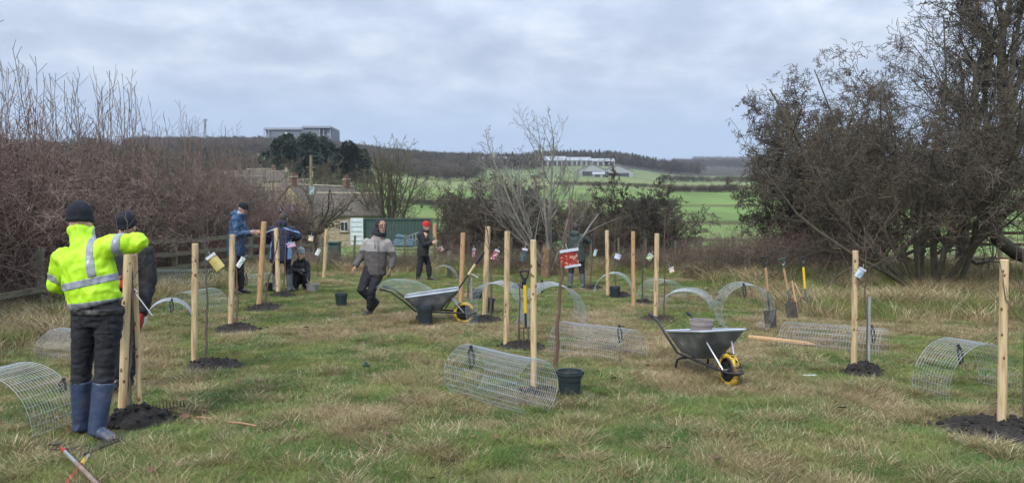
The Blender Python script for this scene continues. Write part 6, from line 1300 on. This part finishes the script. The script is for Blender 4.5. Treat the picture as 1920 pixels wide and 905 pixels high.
for s_ in (-1, 1): mb.loft([hd + HR @ Vector((s_ * .031 + .022 * cos(a), .100, .010 + .017 * sin(a))) for a in np.linspace(0, 2 * pi, 13)[:-1]], .0022, 5, closed=True); mb.tube([hd + HR @ Vector((s_ * .053, .10, .012)), hd + HR @ Vector((s_ * .085, .0, .01))], .002, 5)
mb.build('glasses', BLP, o, True); MB().loft([hd + HR @ Vector((-.034, .084, -.056)), hd + HR @ Vector((0, .104, -.044)), hd + HR @ Vector((.034, .084, -.056))], [.004, .009, .004], 8).build('moustache', pmat('grey_hair', (.35, .33, .31), (.28, .26, .24), 60, .8), o, True)
t = MB(); t.ball(hd + HR @ Vector((0, .062, -.088)), (.040, .038, .028), 12, 8, HR); t.build('beard', pmat('grey_stubble', (.26, .22, .20), (.2, .17, .15), 60, .8), o, True)
# 7 person in the red hat
g = G(796, 526)
J = dict(head=(.05, -.02, 1.42), neck=(.02, 0, 1.30), chest=(0, 0, 1.12), shL=(-.10, .13, 1.19), shR=(-.06, -.15, 1.20), elL=(.10, .16, 1.0), wrL=(.22, .05, 1.02), elR=(.02, -.20, .96), wrR=(.21, -.12, 1.00), handL=[(1, -.2, .1), (0, -1, 0), 1.0, 1], handR=[(1, .1, 0), (0, 1, 0), 1.0, -1],
         hipL=(-.04, .07, .76), hipR=(-.04, -.08, .76), knL=(.10, .08, .42), knR=(-.11, -.08, .42), anL=(.12, .08, .09), anR=(-.16, -.08, .09), toeL=(.24, .06, .025), toeR=(-.02, -.12, .025))
person(g, 'person in a red beanie and black waxed coat holding a stake, facing right', J, dict(hat=RED_H, hatshape=.9, trousers=DENIM, boots=BOOTB, jacket=BLKJ, jk_len=.24, wr=.01), s=1.0, vox=.015, face=(1, -.7, -.35))
# 8 man in green coat from behind
g = G(1081, 541)
J = dict(head=(-.02, .05, 1.47), neck=(-.03, .02, 1.35), chest=(-.03, 0, 1.16), shL=(-.20, 0, 1.25), shR=(.15, 0, 1.25), elL=(-.22, .16, 1.04), wrL=(.05, .34, 1.12), elR=(.29, .08, 1.14), wrR=(.17, .28, 1.24), handL=[(1, .5, .3), (0, .5, -.5), .8, 1], handR=[(-.6, .6, .5), (0, .5, -.6), .8, -1],
         hipL=(-.09, 0, .80), hipR=(.09, 0, .80), knL=(-.13, .03, .44), knR=(.13, .02, .44), anL=(-.16, .0, .10), anR=(.15, .0, .10), toeL=(-.18, .16, .03), toeR=(.18, .16, .03))
person(g, 'man in a dark green hooded coat and grey wellingtons, seen from behind, arms raised', J, dict(hairm=HAIR, trousers=DKTR, boots=WELG, boot_h=.28, jacket=GRNJ, jk_len=.28, hoodback=1, jw=1.05, leg_end=.7), s=1.0, vox=.015, face=(.3, 1, -.1), back=True)
# clean: no category on nested empties
for o_ in list(bpy.data.objects):
    if o_.parent and 'category' in o_: del o_['category']
# ------------------------------------------------------------------ haze
HAZE = .00009
mh = bpy.data.materials.new('haze'); mh.use_nodes = True; t = mh.node_tree; t.nodes.clear(); a = t.nodes.new('ShaderNodeOutputMaterial'); b = t.nodes.new('ShaderNodeVolumePrincipled'); b.inputs['Color'].default_value = (.80, .88, 1, 1); b.inputs['Density'].default_value = HAZE; t.links.new(b.outputs[0], a.inputs['Volume'])
zt = float(max(ZZ.max(), 0)) + 60; zb_ = float(ZZ.min()) - 1
hb_ = MB().box((0, 5400, (zt + zb_) / 2), (46000, 11400, zt - zb_)).build('haze', mh); tag(hb_, 'pale blue air between here and the far hills', kind='stuff')
